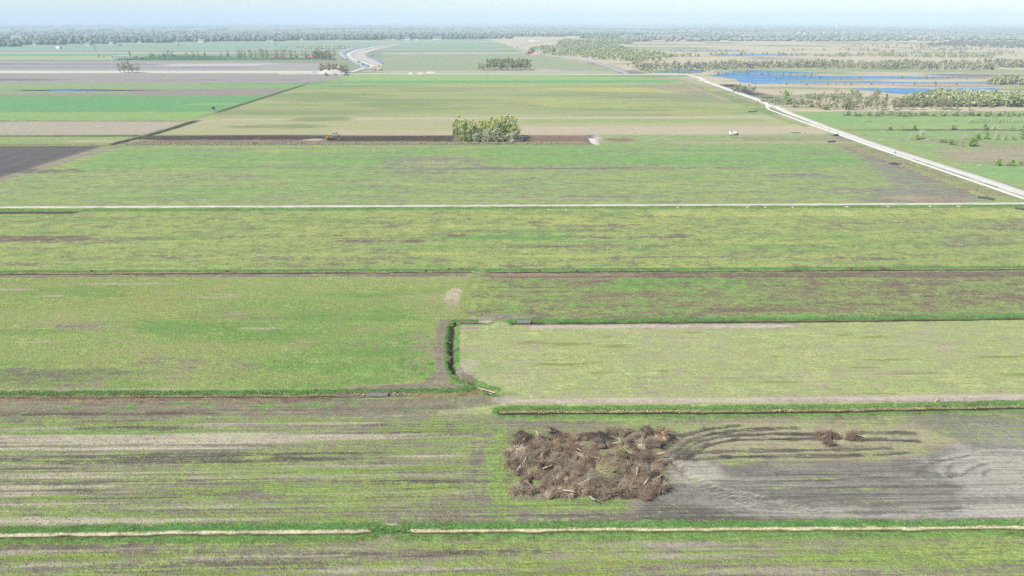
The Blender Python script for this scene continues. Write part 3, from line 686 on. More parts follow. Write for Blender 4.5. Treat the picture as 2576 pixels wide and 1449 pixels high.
ditch([(-263.5,955),(-265,800),(-266,668)], half=1.2, depth=.6, floor=.3, far=(110,150,80), near=(110,140,80), dead=(92,110,70), bottom=(84,100,66), verge=1.0, verge_far=(126,170,96), verge_near=(160,178,112), wob=.6, **rs)
ditch([(-262,519.5),(-130,518.5),(-36,518)], half=2.2, depth=1.3, floor=.35, far=(100,86,78), near=(92,76,72), dead=(86,72,68), bottom=(60,52,54), verge=0, **rs)
ditch([(-900,524),(-272,521)], half=1.6, depth=.8, floor=.3, verge=1.5, verge_far=(150,160,110), **rs)
ditch([(-900,480),(-262,480)], half=1.6, depth=.8, floor=.3, verge=1.5, **rs)
ditch([(-900,604),(-274,602)], half=1.4, depth=.7, floor=.3, verge=1.2, verge_far=(140,180,100), **rs)
ditch([(67.5,486),(66,516)], half=1.3, depth=.8, floor=.3, bottom=(110,140,170), dead=(200,185,165), far=(205,190,170), verge=0, **rs)
ditch([(318,540),(382,541),(420,536)], half=1.2, depth=.7, floor=.3, far=(160,130,110), dead=(150,120,100), bottom=(80,78,76), verge=1.0, **rs)
ditch([(272,540),(330,541)], half=1.1, depth=.6, floor=.3, verge=1.0, **rs)
# bare strips beside the ditches
parea([(1300,816),(2000,812),(2005,824),(1330,828)], feather=.5, jit=.4, soil=(190,172,156), grass=(180,180,120), cov=.1)
parea([(1340,820),(1990,816),(2000,823),(1330,827)], feather=.4, jit=.3, soil=(214,206,198), cov=.05)
parea([(1236,688),(2900,683),(2900,692),(1700,697),(1236,698)], feather=.8, jit=.8, amt=.9, soil=(142,124,114), grass=(150,170,96), cov=.1)
parea([(1236,688),(1600,687),(1600,694),(1236,695)], feather=1, jit=.8, amt=.7, soil=(186,160,140), cov=.03)
parea([(-400,691),(1170,687),(1175,695),(-400,699)], feather=.8, jit=.5, amt=.9, soil=(164,150,138), cov=.08, strk=.6)
parea([(1290,1004),(1700,1003),(2900,986),(2900,1007),(1750,1012),(1290,1013)], feather=.9, jit=.7, amt=.9, soil=(210,196,186), grass=(170,180,120), cov=-.1)
# bare earth where the ditches were dug open
blob(1222, 806, 17, 5, soil=(228,216,200), cov=.03); blob(1205, 801, 40, 4, amt=.8, soil=(176,160,146), cov=.1); blob(1290, 796, 70, 5, amt=.75, soil=(164,156,146), cov=.12)
parea([(1150,818),(1235,813),(1240,822),(1190,832),(1152,836)], feather=1, jit=.8, amt=.75, soil=(190,176,158), cov=.2)
parea([(840,984),(1000,983),(1045,988),(1045,994),(900,996),(840,994)], feather=.5, jit=.4, amt=.85, soil=(140,130,124), cov=.05)
blob(1158, 930, 12, 16, amt=.7, soil=(196,186,176), cov=.15); blob(1186, 946, 18, 12, amt=.6, soil=(176,160,150), cov=.2)
parea([(1205,970),(1250,985),(1262,990),(1225,992),(1190,975)], feather=.6, jit=.5, amt=.75, soil=(222,206,164), cov=.15)
parea([(1040,988),(1240,986),(1240,992),(1040,994)], feather=.5, jit=.5, amt=.7, soil=(206,186,146), cov=.2)
# ragged spoil and dumped turf beside ditches and the white road
mound(spots((0,1006),(420,1006),(820,1006)), 1.5, .35, soil=(156,136,120), cov=.03, tuft=1.4)
mound([(238,470),(240,420),(242,380),(240,345),(236,325)], 3.2, .8, soil=(196,178,140), grass=(150,176,96), cov=.42, tuft=1.8)
mound([(246,760),(250,900),(255,1050)], 5, .8, soil=(196,174,146), grass=(150,176,110), cov=.45, tuft=1.6)
mound([(240,690),(246,560)], 4, .5, soil=(190,172,130), grass=(150,184,100), cov=.6, tuft=1.4)
area([(244,470),(250,470),(250,318),(244,318)], feather=2, jit=1, amt=.7, soil=(164,144,128), cov=.2)
area([(228,478),(236,470),(234,330),(228,330),(232,400)], feather=2, jit=1.5, amt=.8, soil=(150,128,116), cov=.12)
mound([(-255,492),(-120,490),(-40,488)], 4, .5, soil=(150,130,118), cov=.05, tuft=1.4)
mound([(-34,516),(0,516),(60,512)], 2.5, .4, soil=(150,126,114), cov=.03, tuft=1.4)

# small unevenness everywhere near
for b in bands[:3]:
    b.z += (fbm(b.X/1.3, b.Y/1.3, 91, 3)-.5)*.16*np.clip(b.tuft, 0, 2)

# ---- split the terrain into its pieces of land
parts = {}
def flush_terrain():
    for b in bands:
        i = np.arange(b.nx-1); j = np.arange(b.ny-1)
        q = (j[:, None]*b.nx+i[None, :]).ravel()
        F = np.stack([q, q+1, q+1+b.nx, q+b.nx], 1)
        r = np.max(b.rid[F], 1) if False else b.rid[F[:, 0]]
        for k in np.unique(r):
            parts.setdefault(int(k) or 1, []).append((b, F[r == k]))
    for k, lst in sorted(parts.items()):
        V, Fs, so, gr, cv, sk, tf = [], [], [], [], [], [], []
        n0 = 0
        for b, F in lst:
            u, inv = np.unique(F, return_inverse=True)
            V.append(np.stack([b.X[u], b.Y[u], b.z[u]], 1)); Fs.append(inv.reshape(F.shape)+n0); n0 += len(u)
            so.append(b.soil[u]); gr.append(b.grass[u]); cv.append(b.cov[u]); sk.append(b.strk[u]); tf.append(b.tuft[u])
        name, label, cat = REG[k]
        me = np_mesh(name, np.concatenate(V), np.concatenate(Fs), smooth=True)
        for an, arr in (('soil', so), ('grass', gr)):
            a = me.attributes.new(an, 'FLOAT_COLOR', 'POINT'); c = np.concatenate(arr)
            a.data.foreach_set('color', np.concatenate([c, np.ones((len(c), 1))], 1).astype(np.float32).ravel())
        for an, arr in (('cov', cv), ('strk', sk), ('tuft', tf)):
            a = me.attributes.new(an, 'FLOAT', 'POINT'); a.data.foreach_set('value', np.concatenate(arr).astype(np.float32))
        tag(link_mesh(name, me, MAT_GROUND), label, cat, kind='structure')
flush_terrain()
# subsoil slab that closes the ground from below and carries it behind the viewer
me = np_mesh('ground', [(-24000,-3000,-2.2),(24000,-3000,-2.2),(24000,60,-2.2),(-24000,60,-2.2),(-24000,60,-.02),(24000,60,-.02),(-24000,-3000,-.03),(24000,-3000,-.03)], np.array([[6,7,5,4]]))
for an, c in (('soil', S(150,140,128)), ('grass', S(146,168,108))):
    a = me.attributes.new(an, 'FLOAT_COLOR', 'POINT'); a.data.foreach_set('color', list(rgba(c))*8)
for an, c in (('cov', .7), ('strk', .5), ('tuft', .6)):
    a = me.attributes.new(an, 'FLOAT', 'POINT'); a.data.foreach_set('value', [c]*8)
tag(link_mesh('ground', me, MAT_GROUND), 'farmland below and behind the viewpoint', 'ground', kind='structure')
# ------------------------------------------------------------------ water
def water_material():
    m, N, L, B = new_mat('wind_rippled_water')
    geo = N.new('ShaderNodeNewGeometry')
    n = noise(N, L, scaled(N, L, geo.outputs['Position'], (0.006, 0.02, 0)), 1.0, 3)
    c = mixc(N, L, mapr(N, L, n, 0.35, 0.65), (0.018, 0.11, 0.27), (0.045, 0.18, 0.36))  # blue of the reflected sky is put into the base colour
    L.new(c, B.inputs['Base Color']); B.inputs['Roughness'].default_value = 0.22; B.inputs['IOR'].default_value = 1.33; B.inputs['Specular IOR Level'].default_value = 0.22
    w = noise(N, L, scaled(N, L, geo.outputs['Position'], (0.9, 1.3, 0)), 1.0, 3)
    b = N.new('ShaderNodeBump'); b.inputs['Strength'].default_value = 1.0; b.inputs['Distance'].default_value = 1.2
    L.new(w, b.inputs['Height']); L.new(b.outputs[0], B.inputs['Normal'])
    return m
MAT_WATER = water_material()
def water(name, pts, label, z=0.14, sub=10, jit=5.0, cat='lake'):
    """a sheet of water with an uneven shore"""
    P = []; n = len(pts)
    for i in range(n):
        (ax, ay), (bx, by) = pts[i], pts[(i+1) % n]
        for k in range(sub):
            t = k/sub; x, y = ax+(bx-ax)*t, ay+(by-ay)*t
            P.append((x+jit*(float(fbm(np.array([x/30.]), np.array([y/30.]), 71)[0])-.5)*2, y+jit*1.4*(float(fbm(np.array([x/24.]), np.array([y/24.]), 77)[0])-.5)*2, z))
    me = bpy.data.meshes.new(name); me.from_pydata(P, [], [tuple(range(len(P)))]); me.update()
    return tag(link_mesh(name, me, MAT_WATER), label, cat, kind='structure')
water('lake', spots((1655,184),(1662,178),(1700,174.5),(1760,176),(1775,180),(1750,184)), 'small blue lake behind the corner of the white road')
water('lake', spots((1775,190),(1830,184),(1900,186),(2060,190),(2300,192),(2470,194),(2320,197.5),(2140,198),(2010,199.5),(1960,200.5),(2000,203),(2300,206.5),(2700,208.5),(2700,210.5),(2400,210.5),(2100,208.5),(1900,211),(1860,206),(1850,199)), 'long blue lake split by a straw-coloured spit of land')
water('lake', spots((1800,181),(1900,177),(2010,180),(2080,184),(1900,184),(1830,183)), 'pale blue shallow inlet behind the long lake')
water('lake', spots((2140,222),(2200,221.5),(2300,222),(2500,222.5),(2530,225),(2480,227),(2400,230),(2440,233),(2470,240),(2380,242),(2300,238),(2240,234)), 'blue lake in front of the straw bank at the right')
water('lake', spots((1770,138),(1860,134.5),(2030,135.5),(2030,139),(1900,140.5),(1790,140.5)), 'narrow far blue lake in the moor')
water('lake', spots((1630,128),(1740,126.5),(1860,126.5),(1860,129),(1720,129.5)), 'faint thin blue pool far out in the moor', jit=3)
water('lake', spots((2070,139.5),(2160,138.5),(2165,140.5),(2080,141)), 'small far pool right of the narrow lake', jit=3)
water('puddle', spots((120,227.2),(170,226.6),(200,227.6),(290,228.2),(180,229.2),(130,228.3)), 'shallow floodwater in the brown field at the left', jit=2, z=.1, cat='puddle')
water('canal', spots((868,126),(880,128),(905,142),(938,152),(955,160),(966,163),(964,157),(948,150),(925,140),(903,130)), 'thin curved strip of water beside the winding sand body', jit=1, sub=3, z=.1, cat='canal')
water('puddle', [(-262,519.9),(-200,519.6),(-130,519.2),(-130,518),(-200,518.2),(-262,518.6)], 'water standing in the dug peat channel', jit=.2, sub=4, z=-.95, cat='puddle')
water('puddle', [(318,540.6),(345,541.2),(345,540.4),(318,539.9)], 'glint of water in the pasture ditch by the dead birch', jit=.1, sub=2, z=-.5, cat='puddle')

# ------------------------------------------------------------------ roads and tracks
def road_material(name, c1, c2, scale=(0.5, 0.5), bump=.04):
    m, N, L, B = new_mat(name)
    geo = N.new('ShaderNodeNewGeometry'); P = geo.outputs['Position']
    n1 = noise(N, L, scaled(N, L, P, (scale[0], scale[1], 0)), 1.0, 5, .6); n2 = noise(N, L, scaled(N, L, P, (3, 3, 0)), 1.0, 3, .6)
    s = mathn(N, L, 'ADD', mathn(N, L, 'MULTIPLY', n1, .7), mathn(N, L, 'MULTIPLY', n2, .3))
    L.new(mixc(N, L, mapr(N, L, s, .34, .66), c1, c2), B.inputs['Base Color']); B.inputs['Roughness'].default_value = .9
    b = N.new('ShaderNodeBump'); b.inputs['Strength'].default_value = .6; b.inputs['Distance'].default_value = bump
    L.new(n2, b.inputs['Height']); L.new(b.outputs[0], B.inputs['Normal'])
    return m
M_SHELL = road_material('shell_grit', S(226,218,208), S(252,247,238), (.6, .08))
M_CONC = road_material('pale_concrete', S(240,236,226), S(255,252,244), (.3, .3))
M_TARMAC = road_material('grey_tarmac', S(168,176,184), S(188,194,200), (.2, .1))
M_SAND = road_material('white_sand', S(196,184,166), S(250,244,234), (.15, .5), .1)
M_SOILROAD = road_material('sand_body', S(196,184,168), S(226,214,200), (.05, .05), .2)
def smooth_path(pts, n=8):
    """Catmull-Rom through the points"""
    P = [np.array(p, float) for p in pts]; P = [2*P[0]-P[1]]+P+[2*P[-1]-P[-2]]; out = []
    for i in range(1, len(P)-2):
        a, b, c, d = P[i-1:i+3]
        for k in range(n):
            t = k/n; out.append(.5*(2*b+(c-a)*t+(2*a-5*b+4*c-d)*t*t+(3*b-3*c+d-a)*t**3))
    out.append(P[-2]); return [tuple(q) for q in out]
def strip(name, pts, w, z, mat, label, cat, edge=.2, seed=1, thick=.1, step=None):
    """a road: cambered sheet with ragged edges and small shoulders"""
    P = [np.array(p) for p in pts]; q = [P[0]]
    if step:
        for a, b in zip(P[:-1], P[1:]):
            n = max(1, int(np.hypot(*(b-a))/step)); q += [a+(b-a)*(k+1)/n for k in range(n)]
        P = q
    V = []; F = []; ws = w if hasattr(w, '__len__') else None
    for i, p in enumerate(P):
        t = P[min(i+1, len(P)-1)]-P[max(i-1, 0)]; t = t/np.hypot(*t); nrm = np.array([-t[1], t[0]])
        ww = (ws[0]+(ws[1]-ws[0])*i/(len(P)-1)) if ws else w
        e = [edge*2*(vnoise(np.array([i*.9+s]), np.array([seed*3.3]), seed)[0]-.5) for s in (0, 77)]
        for off, zz in ((ww/2+e[0]+.25, z-thick), (ww/2+e[0], z), (0, z+.03), (-ww/2-e[1], z), (-ww/2-e[1]-.25, z-thick)):
            x, y = p+nrm*off; V.append((x, y, zz))
    for i in range(len(P)-1):
        for k in range(4): F.append((i*5+k, i*5+k+1, i*5+6+k, i*5+5+k))
    me = np_mesh(name, V, np.array(F)[:, ::-1]); return tag(link_mesh(name, me, mat), label, cat, kind='structure')
strip('sand_track', [(-330,310.2),(-100,309.6),(100,309.2),(235,309.6),(262,311)], 2.3, .12, M_SAND, 'white sand track crossing the picture between two green meadows', 'track', .5, 3, .16, 2.5)
# the white road: a concrete cycle path and the shell-grit carriageway beside it
strip('cycle_path', [(252.2,250),(252.6,319),(253.2,454),(257.0,603),(259.5,673),(263.5,690)], 2.3, .16, M_CONC, 'bright white concrete cycle path along the left side of the road', 'path', .1, 5, .2, 6)
strip('gravel_road', [(259.6,250),(260.2,319),(259.8,400),(258.8,470),(262.4,560),(268,640),(274,690),(277,704)], (8.6, 7.0), .12, M_SHELL, 'pale grit road with darker wheel ruts on the right', 'road', .6, 6, .16, 5)
strip('gravel_road', smooth_path([(266,690),(271,704),(276,722),(279,760),(284,860),(289,960),(292,1020)], 6), (7.5, 8.5), .22, M_SHELL, 'pale grit road beyond the first chicane', 'road', .5, 7, .2)
strip('gravel_road', smooth_path([(283,1004),(291,1020),(297,1040),(300,1085),(296,1125),(284,1148),(262,1152),(236,1152)], 6), 8.5, .32, M_SHELL, 'pale grit road bend beyond the second chicane', 'road', .5, 8, .2)
strip('rut', [(256.3,300),(256.6,330),(256.2,400),(256.1,470),(259.5,560),(263.5,640),(267.5,690)], 1.0, .28, road_material('worn_grit', S(200,194,186), S(232,224,214), (.5, .05)), 'grey wheel rut between cycle path and grit road', 'rut', .35, 9, .1, 5)
strip('road', spots((700,186),(900,185.5),(1200,186),(1500,187),(1720,187)), 7, .3, M_SHELL, 'thin straight pale road in front of the second birch stand', 'road', .5, 10, .3, 30)
strip('road', smooth_path(spots((1582,187),(1562,178),(1520,163),(1460,150),(1400,141),(1345,134),(1322,129),(1300,121),(1302,116),(1340,109),(1400,101)), 8), (9, 14), .4, M_TARMAC, 'grey road curving away past the red machine to the wood', 'road', .3, 11, .3)
strip('road', smooth_path(spots((905,176),(918,168),(905,160),(890,152),(874,146),(862,137),(862,131),(880,124),(905,118),(960,111),(1020,105)), 8), (13, 18), .5, M_TARMAC, 'grey road winding along the left of the sand body', 'road', .3, 12, .3)
strip('sand_track', smooth_path(spots((880,184),(905,176),(940,168),(925,160),(900,152),(886,145),(880,137),(895,129),(930,121),(985,112),(1060,104),(1130,98)), 8), (10, 18), .6, M_SAND, 'white sand haul track winding into the distance', 'track', 2, 13, .3)
me = bpy.data.meshes.new('sand_body'); pl = smooth_path(spots((900,184),(945,170),(905,156),(886,142),(886,133),(910,127),(960,118),(1000,112)), 5)+smooth_path(spots((1010,112),(965,122),(925,133),(922,142),(945,152),(962,164),(955,172),(935,180)), 5)
me.from_pydata([(x, y, .35) for x, y in pl], [], [tuple(range(len(pl)))]); me.update()
tag(link_mesh('sand_body', me, M_SOILROAD), 'pale bare sand body between the winding road and the curved water', 'sand', kind='structure')
for k, uv in enumerate(([(1450,99),(1500,104),(1545,110),(1600,116)], [(1560,133),(1640,135),(1720,134)])):
    strip('sand_track', smooth_path(spots(*uv)), 16, .3, M_SOILROAD, ['tan track slanting across the far moor', 'short tan track in the moor woodland'][k], 'track', 2, 14+k, .3)

# ------------------------------------------------------------------ trees: prototypes
def leaf_cloud(rng, n, size, pos):
    """n leaf-clump quads at pos(rng) -> V, F"""
    p = np.array([pos(rng) for _ in range(n)]); nn = rng.normal(size=(n, 3))+np.array([0, 0, .9])
    a = np.cross(nn, rng.normal(size=(n, 3))); a /= np.linalg.norm(a, axis=1)[:, None]; b = np.cross(nn, a); b /= np.linalg.norm(b, axis=1)[:, None]
    s = (size*rng.uniform(.55, 1.25, n))[:, None]; a = a*s; b = b*s
    V = np.stack([p-a*.5-b*.3, p+a*.5-b*.42, p+a*.42+b*.4, p-a*.4+b*.36], 1).reshape(-1, 3)
    return V, np.arange(n*4).reshape(n, 4)
def branchy(rng, h, r0, lean=0.04, limbs=6, start=.35, spread=.28, n=6, up=.5):
    mb = MB(); top = Vector((rng.normal()*lean*h, rng.normal()*lean*h, h*.93)); path = []
    for k in range(6):
        t = k/5; path.append(top*t+Vector((math.sin(t*5+rng.rand())*.012*h, math.cos(t*4)*.012*h, 0)))
    mb.tube(path, [r0*(1-.85*k/5)+.02 for k in range(6)], n)
    for i in range(limbs):
        t = start+(1-start)*.85*i/max(1, limbs-1); p = top*t; a = rng.uniform(0, 6.28); l = spread*h*(1.15-t)
        d = Vector((math.cos(a), math.sin(a), up+rng.uniform(0, .5))).normalized()
        mb.tube([p, p+d*l*.55, p+d*l+Vector((0, 0, l*.15))], [r0*.38*(1.1-t), r0*.24*(1.1-t), .015], 4)
    return mb
M_BIRCHBARK = simple_mat('birch_bark', S(214,206,192), .8, 0, .35, 3)
M_BARK = simple_mat('grey_bark', S(150,140,126), .9, 0, .3, 3)
M_DEADWOOD = simple_mat('bleached_deadwood', S(226,214,196), .85, 0, .25, 3)
F_BIRCH = foliage_mat('birch_leaves', S(144,154,86,.64), S(168,174,106,.64), S(142,148,98,.64), .3)
F_BIRCHD = foliage_mat('darker_birch_leaves', S(124,128,84,.82), S(148,150,104,.82), S(134,128,100,.82), .25)
F_TWIG = foliage_mat('bare_twigs', S(128,118,104,0.85), S(158,148,128,0.85), S(122,128,98,0.85), .15)
F_WILLOW = foliage_mat('willow_leaves', S(120,134,86,0.85), S(152,160,112,0.85), S(140,134,112,0.85), .2)
F_GREEN = foliage_mat('fresh_green_leaves', S(124,160,60,1.1), S(156,184,84,1.1), S(112,146,64,1.1), .25)
F_GREY = foliage_mat('grey_willow_catkins', S(150,150,132,0.85), S(180,176,160,0.85), S(140,138,124,0.85), .15)
F_PINE = foliage_mat('conifer_needles', S(58,88,66,0.85), S(82,112,80,0.85), None, .05)
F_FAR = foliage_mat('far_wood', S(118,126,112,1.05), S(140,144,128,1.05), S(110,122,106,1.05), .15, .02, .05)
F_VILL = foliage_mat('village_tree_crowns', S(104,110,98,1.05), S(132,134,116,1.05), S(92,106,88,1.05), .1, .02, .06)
F_MID = foliage_mat('moor_wood', S(124,134,94,.78), S(150,156,114,.78), S(134,132,108,.78), .2, .05, .14)
F_RED = foliage_mat('red_nursery_leaves', S(206,104,116,0.85), S(232,140,146,0.85), None, .1)
PROTO = {}
def make_proto(key, trunk_mb, crown, bark, leaf):
    V, F = crown
    PROTO[key] = (trunk_mb.mesh('trunk_'+key), np_mesh('crown_'+key, V, F), bark, leaf)
    PROTO[key][0].materials.append(bark); PROTO[key][1].materials.append(leaf)
def birch_pos(h, w, lo, hi, lobes):
    def pos(rng):
        c = lobes[rng.randint(len(lobes))]; q = rng.normal(size=3); q /= np.linalg.norm(q); r = rng.uniform(.5, 1)**.5
        return c[:3]+q*r*c[3]*np.array([1, 1, 1.25])
    return pos
def lobes_for(rng, h, w, lo, n, round_=False):
    L = []
    for i in range(n):
        t = rng.uniform(0, 1); z = h*(lo+(1-lo)*t)*.97
        env = (math.sin(math.pi*min(1, t*.8+.18)) if not round_ else math.sqrt(max(0.05, 1-(2*t-1)**2*.85)))
        a = rng.uniform(0, 6.28); r = w*env*rng.uniform(.25, .8)
        L.append(np.array([r*math.cos(a), r*math.sin(a), z, w*rng.uniform(.26, .5)*(.6+.5*env)]))
    return L
rt = np.random.RandomState(11)
for k in range(5):
    h = 15.; make_proto('birch%d' % k, branchy(rt, h, .17, .03, 7, .4), leaf_cloud(rt, 1400, .38, birch_pos(h, 2.2, .33, 1, lobes_for(rt, h, 2.2, .16, 18))), M_BIRCHBARK, F_BIRCH)
for k in range(4):
    h = 12.; make_proto('wood%d' % k, branchy(rt, h, .16, .08, 7, .3), leaf_cloud(rt, 1000, .45, birch_pos(h, 2.6, .3, 1, lobes_for(rt, h, 2.6, .24, 13))), M_BIRCHBARK, F_BIRCHD)
for k in range(4):
    h = 13.; make_proto('bare%d' % k, branchy(rt, h, .26, .03, 12, .25, .42), leaf_cloud(rt, 520, .5, birch_pos(h, 3.6, .3, 1, lobes_for(rt, h, 3.6, .26, 14, True))), M_BARK, F_TWIG)
for k in range(4):
    h = 4.; make_proto('bush%d' % k, branchy(rt, h*.8, .09, .15, 9, .1, .5), leaf_cloud(rt, 560, .4, birch_pos(h, 2.4, .0, 1, lobes_for(rt, h, 2.3, .08, 12, True))), M_BARK, F_WILLOW)
for k in range(3):
    h = 4.; make_proto('fresh%d' % k, branchy(rt, h*.8, .09, .15, 9, .1, .5), leaf_cloud(rt, 560, .4, birch_pos(h, 2.2, .0, 1, lobes_for(rt, h, 2.1, .08, 12, True))), M_BARK, F_GREEN)
for k in range(3):
    h = 5.; make_proto('grey%d' % k, branchy(rt, h*.9, .1, .12, 12, .08, .5), leaf_cloud(rt, 560, .34, birch_pos(h, 2.6, .0, 1, lobes_for(rt, h, 2.5, .1, 12, True))), M_DEADWOOD, F_GREY)
for k in range(2):
    h = 10.
    def cone(rng, h=h):
        t = rng.uniform(0, 1)**.7; r = (1-t)*1.9*rng.uniform(.5, 1)+.1; a = rng.uniform(0, 6.28); return (r*math.cos(a), r*math.sin(a), h*(.08+.92*t)-.25*r)
    make_proto('pine%d' % k, branchy(rt, h, .15, .01, 2, .3), leaf_cloud(rt, 260, .7, cone), M_BARK, F_PINE)
NV = dict(birch=5, wood=4, bare=4, bush=4, fresh=3, grey=3, pine=2)
PH = dict(birch=15., wood=12., bare=13., bush=4., fresh=4., grey=5., pine=10.)
def plant(name, kind, xy, h, label, group=None, cat='tree', rz=None, wide=1.0, var=None, z=0.0, rng=rt):
    k = kind+str((rng.randint(NV[kind]) if var is None else var)); s = h/PH[kind]
    o = empty(name, (xy[0], xy[1], z), rng.uniform(0, 6.28) if rz is None else rz, (s*wide, s*wide, s))
    link_mesh('trunk' if cat == 'tree' else 'stem', PROTO[k][0], None, o); link_mesh('crown', PROTO[k][1], None, o)
    return tag(o, label, cat, group)

def part_of(u, u0, u1, n=3):
    k = int(np.clip((u-u0)/(u1-u0)*n, 0, n-1)); return (['left third', 'middle third', 'right third'] if n == 3 else ['left end', 'left half', 'middle', 'right half', 'right end'])[k]
# ---- the birch grove in the peat strip
g = 'birches of the grove in the peat strip'
for i, (u, d, h) in enumerate(((1146,6,15),(1152,14,16),(1160,3,14.5),(1166,17,15),(1173,8,15),(1181,4,13.5),(1187,15,14),(1196,8,13),(1205,16,13),(1213,12,13),(1222,17,14),(1231,9,13.5),(1237,16,15),(1244,6,15.5),(1250,12,15.5),(1257,4,14.5),(1262,15,16.5),(1268,8,16),(1274,17,17),(1281,6,15),(1287,14,16.5),(1294,5,14.5),(1299,10,15),(1303,3,12))):
    x, y = spot(u, 357); plant('birch_tree', 'birch', (x+rt.uniform(-.6, .6), y+d), h*rt.uniform(.97, 1.05), 'leafing birch in the %s of the grove in the peat strip' % part_of(u, 1142, 1304), g+', '+part_of(u, 1142, 1304), wide=1.4)
for i in range(26):
    u = rt.uniform(1148, 1302); x, y = spot(u, 357); plant('birch_tree', 'birch', (x, y+rt.uniform(4, 20)), rt.uniform(11.5, 14.5)*(1.08 if u > 1235 else 1), 'leafing birch in the %s of the grove in the peat strip' % part_of(u, 1142, 1304), g+', '+part_of(u, 1142, 1304), wide=1.1)
for u, d, h in ((1141,5,13),(1143,9,13.5),(1149,2,12)):
    x, y = spot(u, 357); plant('birch_tree', 'wood', (x, y+d), h, 'thin white-stemmed birch leaning at the left end of the grove', 'white stems at the left end of the grove', wide=.5)
x, y = spot(1278, 350); plant('bare_tree', 'grey', (x, y+8), 15.5, 'bare pale grey tree sticking up at the back of the grove', wide=.75)
for i, (u, d, h, kd) in enumerate(((1196,2,5,'grey'),(1206,4,6.5,'bush'),(1218,2,6,'grey'),(1228,5,8,'grey'),(1238,2,6.5,'bush'),(1248,3,8,'grey'),(1262,2,5.5,'bush'),(1276,2,5,'grey'),(1290,1,7,'grey'),(1300,2,7.5,'grey'),(1180,2,4.5,'fresh'),(1168,1.5,4,'fresh'),(1204,1,3,'bush'))):
    x, y = spot(u, 358); plant('willow_bush', kd, (x, y+d), h, {'grey': 'grey twiggy willow bush along the front of the birch grove', 'bush': 'dull green bush along the front of the birch grove', 'fresh': 'fresh green undergrowth bush at the left front of the birch grove'}[kd], 'bushes along the front of the grove, '+kd, 'bush')
# ---- second birch stand, far middle
x0, y0 = spot(1202, 178); x1, _ = spot(1336, 178)
for i in range(40):
    x = x0+(x1-x0)*(i+rt.uniform(0, .9))/40; plant('birch_tree', 'wood', (x, y0+rt.uniform(0, 45)), 19*rt.uniform(.85, 1.06)*(.62 if i < 7 else 1), 'tall slim birch in the %s of the dense stand on the far pasture' % part_of(i, 0, 40), 'birches of the far stand, '+part_of(i, 0, 40), wide=1.0)
# ---- five lone trees and other tree groups on the left
for i, (u, h, l) in enumerate(((299,14,'leftmost of the five bare trees beside the white field strip'),(313,17,'second from left of the five bare trees beside the white field strip'),(324,18.5,'tallest, middle one of the five bare trees beside the white field strip'),(336,16,'fourth from left of the five bare trees beside the white field strip'),(349,15,'rightmost of the five bare trees beside the white field strip'))):
    plant('bare_tree', 'bare', (spot(u, 183)[0], spot(u, 183)[1]+rt.uniform(-4, 4)), h, l, 'five lone trees', wide=1.7)
for i in range(22):
    u = 803+i*3.45; x, y = spot(u, 184.5-(u-800)*.012); plant('field_tree', 'bare' if i % 3 == 0 else 'wood', (x, y+rt.uniform(-8, 26)), 15*rt.uniform(.7, 1.08), 'leafing tree in the clump round the white sand heap', 'trees round the sand heap', wide=1.1)
for i in range(46):                                        # the hedgerow behind the tree nursery
    u = 590+i*5.4; x, y = spot(u, 149.5); plant('hedgerow_tree', 'bare' if i % 4 else 'birch', (x, y+rt.uniform(0, 40)), 20*rt.uniform(.75, 1.1), ('bare' if i % 4 else 'leafing')+' tall hedgerow tree behind the tree nursery, %s of the row' % part_of(i, 0, 46), 'hedgerow behind the tree nursery, '+part_of(i, 0, 46)+(' bare' if i % 4 else ' leafing'), wide=1.05)
for i in range(10):
    u = 800+i*4; x, y = spot(u, 149); plant('hedgerow_tree', 'wood', (x, y-rt.uniform(0, 30)), 17*rt.uniform(.8, 1.1), 'rounded darker tree at the road end of the nursery hedgerow', 'dark trees at the road end of the hedgerow', wide=1.5)
for i, (u, v, h) in enumerate(((250,146,9),(262,147,7),(328,147,16),(376,147,12),(384,147,14),(402,146,10),(412,147,14),(424,146,17),(436,146,15),(470,146,12),(486,145,14),(500,145,12),(516,145,13),(555,146,13),(575,146,16))):
    plant('field_tree', 'bare' if i % 2 else 'wood', spot(u, v), h, 'rounded tree in the loose row left of the nursery hedgerow', 'loose trees left of the hedgerow', wide=1.4)
for i, (u, v, h) in enumerate(((450,118,15),(693,118,15),(240,128,16),(155,126,9))):
    plant('field_tree', 'bare', spot(u, v), h*1.15, ['bare tree standing alone in the far green strip', 'thin bare tree standing alone below the farm with three gables', 'bare tree in front of the villages at the left', 'small bare tree near the left farms'][i], wide=1.0)

# ---- right side: woods, shrubs, dead trees
g = 'trees of the wood on the near shore of the lakes'
for i in range(115):
    u = 2122+i*4.3; v = 278-(6 if u > 2440 else 0); x, y = spot(u, v); dep = rt.uniform(0, 1)**1.3*60
    plant('birch_tree', 'wood' if i % 5 else 'bare', (x+dep*.4, y+dep), rt.uniform(7, 12)*(.75 if u < 2200 else 1), '%s birch in the lake-shore wood, %s, %s' % ('leafing' if i % 5 else 'bare', part_of(i, 0, 115, 5), 'front edge' if dep < 15 else 'deeper in'), g+', %s %s %s' % (part_of(i, 0, 115, 5), dep < 15, i % 5 > 0), wide=1.15)
for i in range(40):
    u = rt.uniform(1965, 2210); v = rt.uniform(232, 270); plant('moor_shrub', 'bush' if i % 3 else 'wood', spot(u, v), rt.uniform(3.5, 7), 'scattered green shrub on the straw moor near the first chicane, %s' % part_of(u, 1965, 2210), 'shrubs on the moor near the first chicane, '+part_of(u, 1965, 2210), 'shrub', wide=1.1)
for i, (u, v, h, l) in enumerate(((1974,255,11,'bright green tree with pale stems by the dark peat patch'),(1980,254,9,'smaller green tree beside the bright green tree at the peat patch'))):
    plant('birch_tree', 'fresh', spot(u, v), h, l, wide=.6)
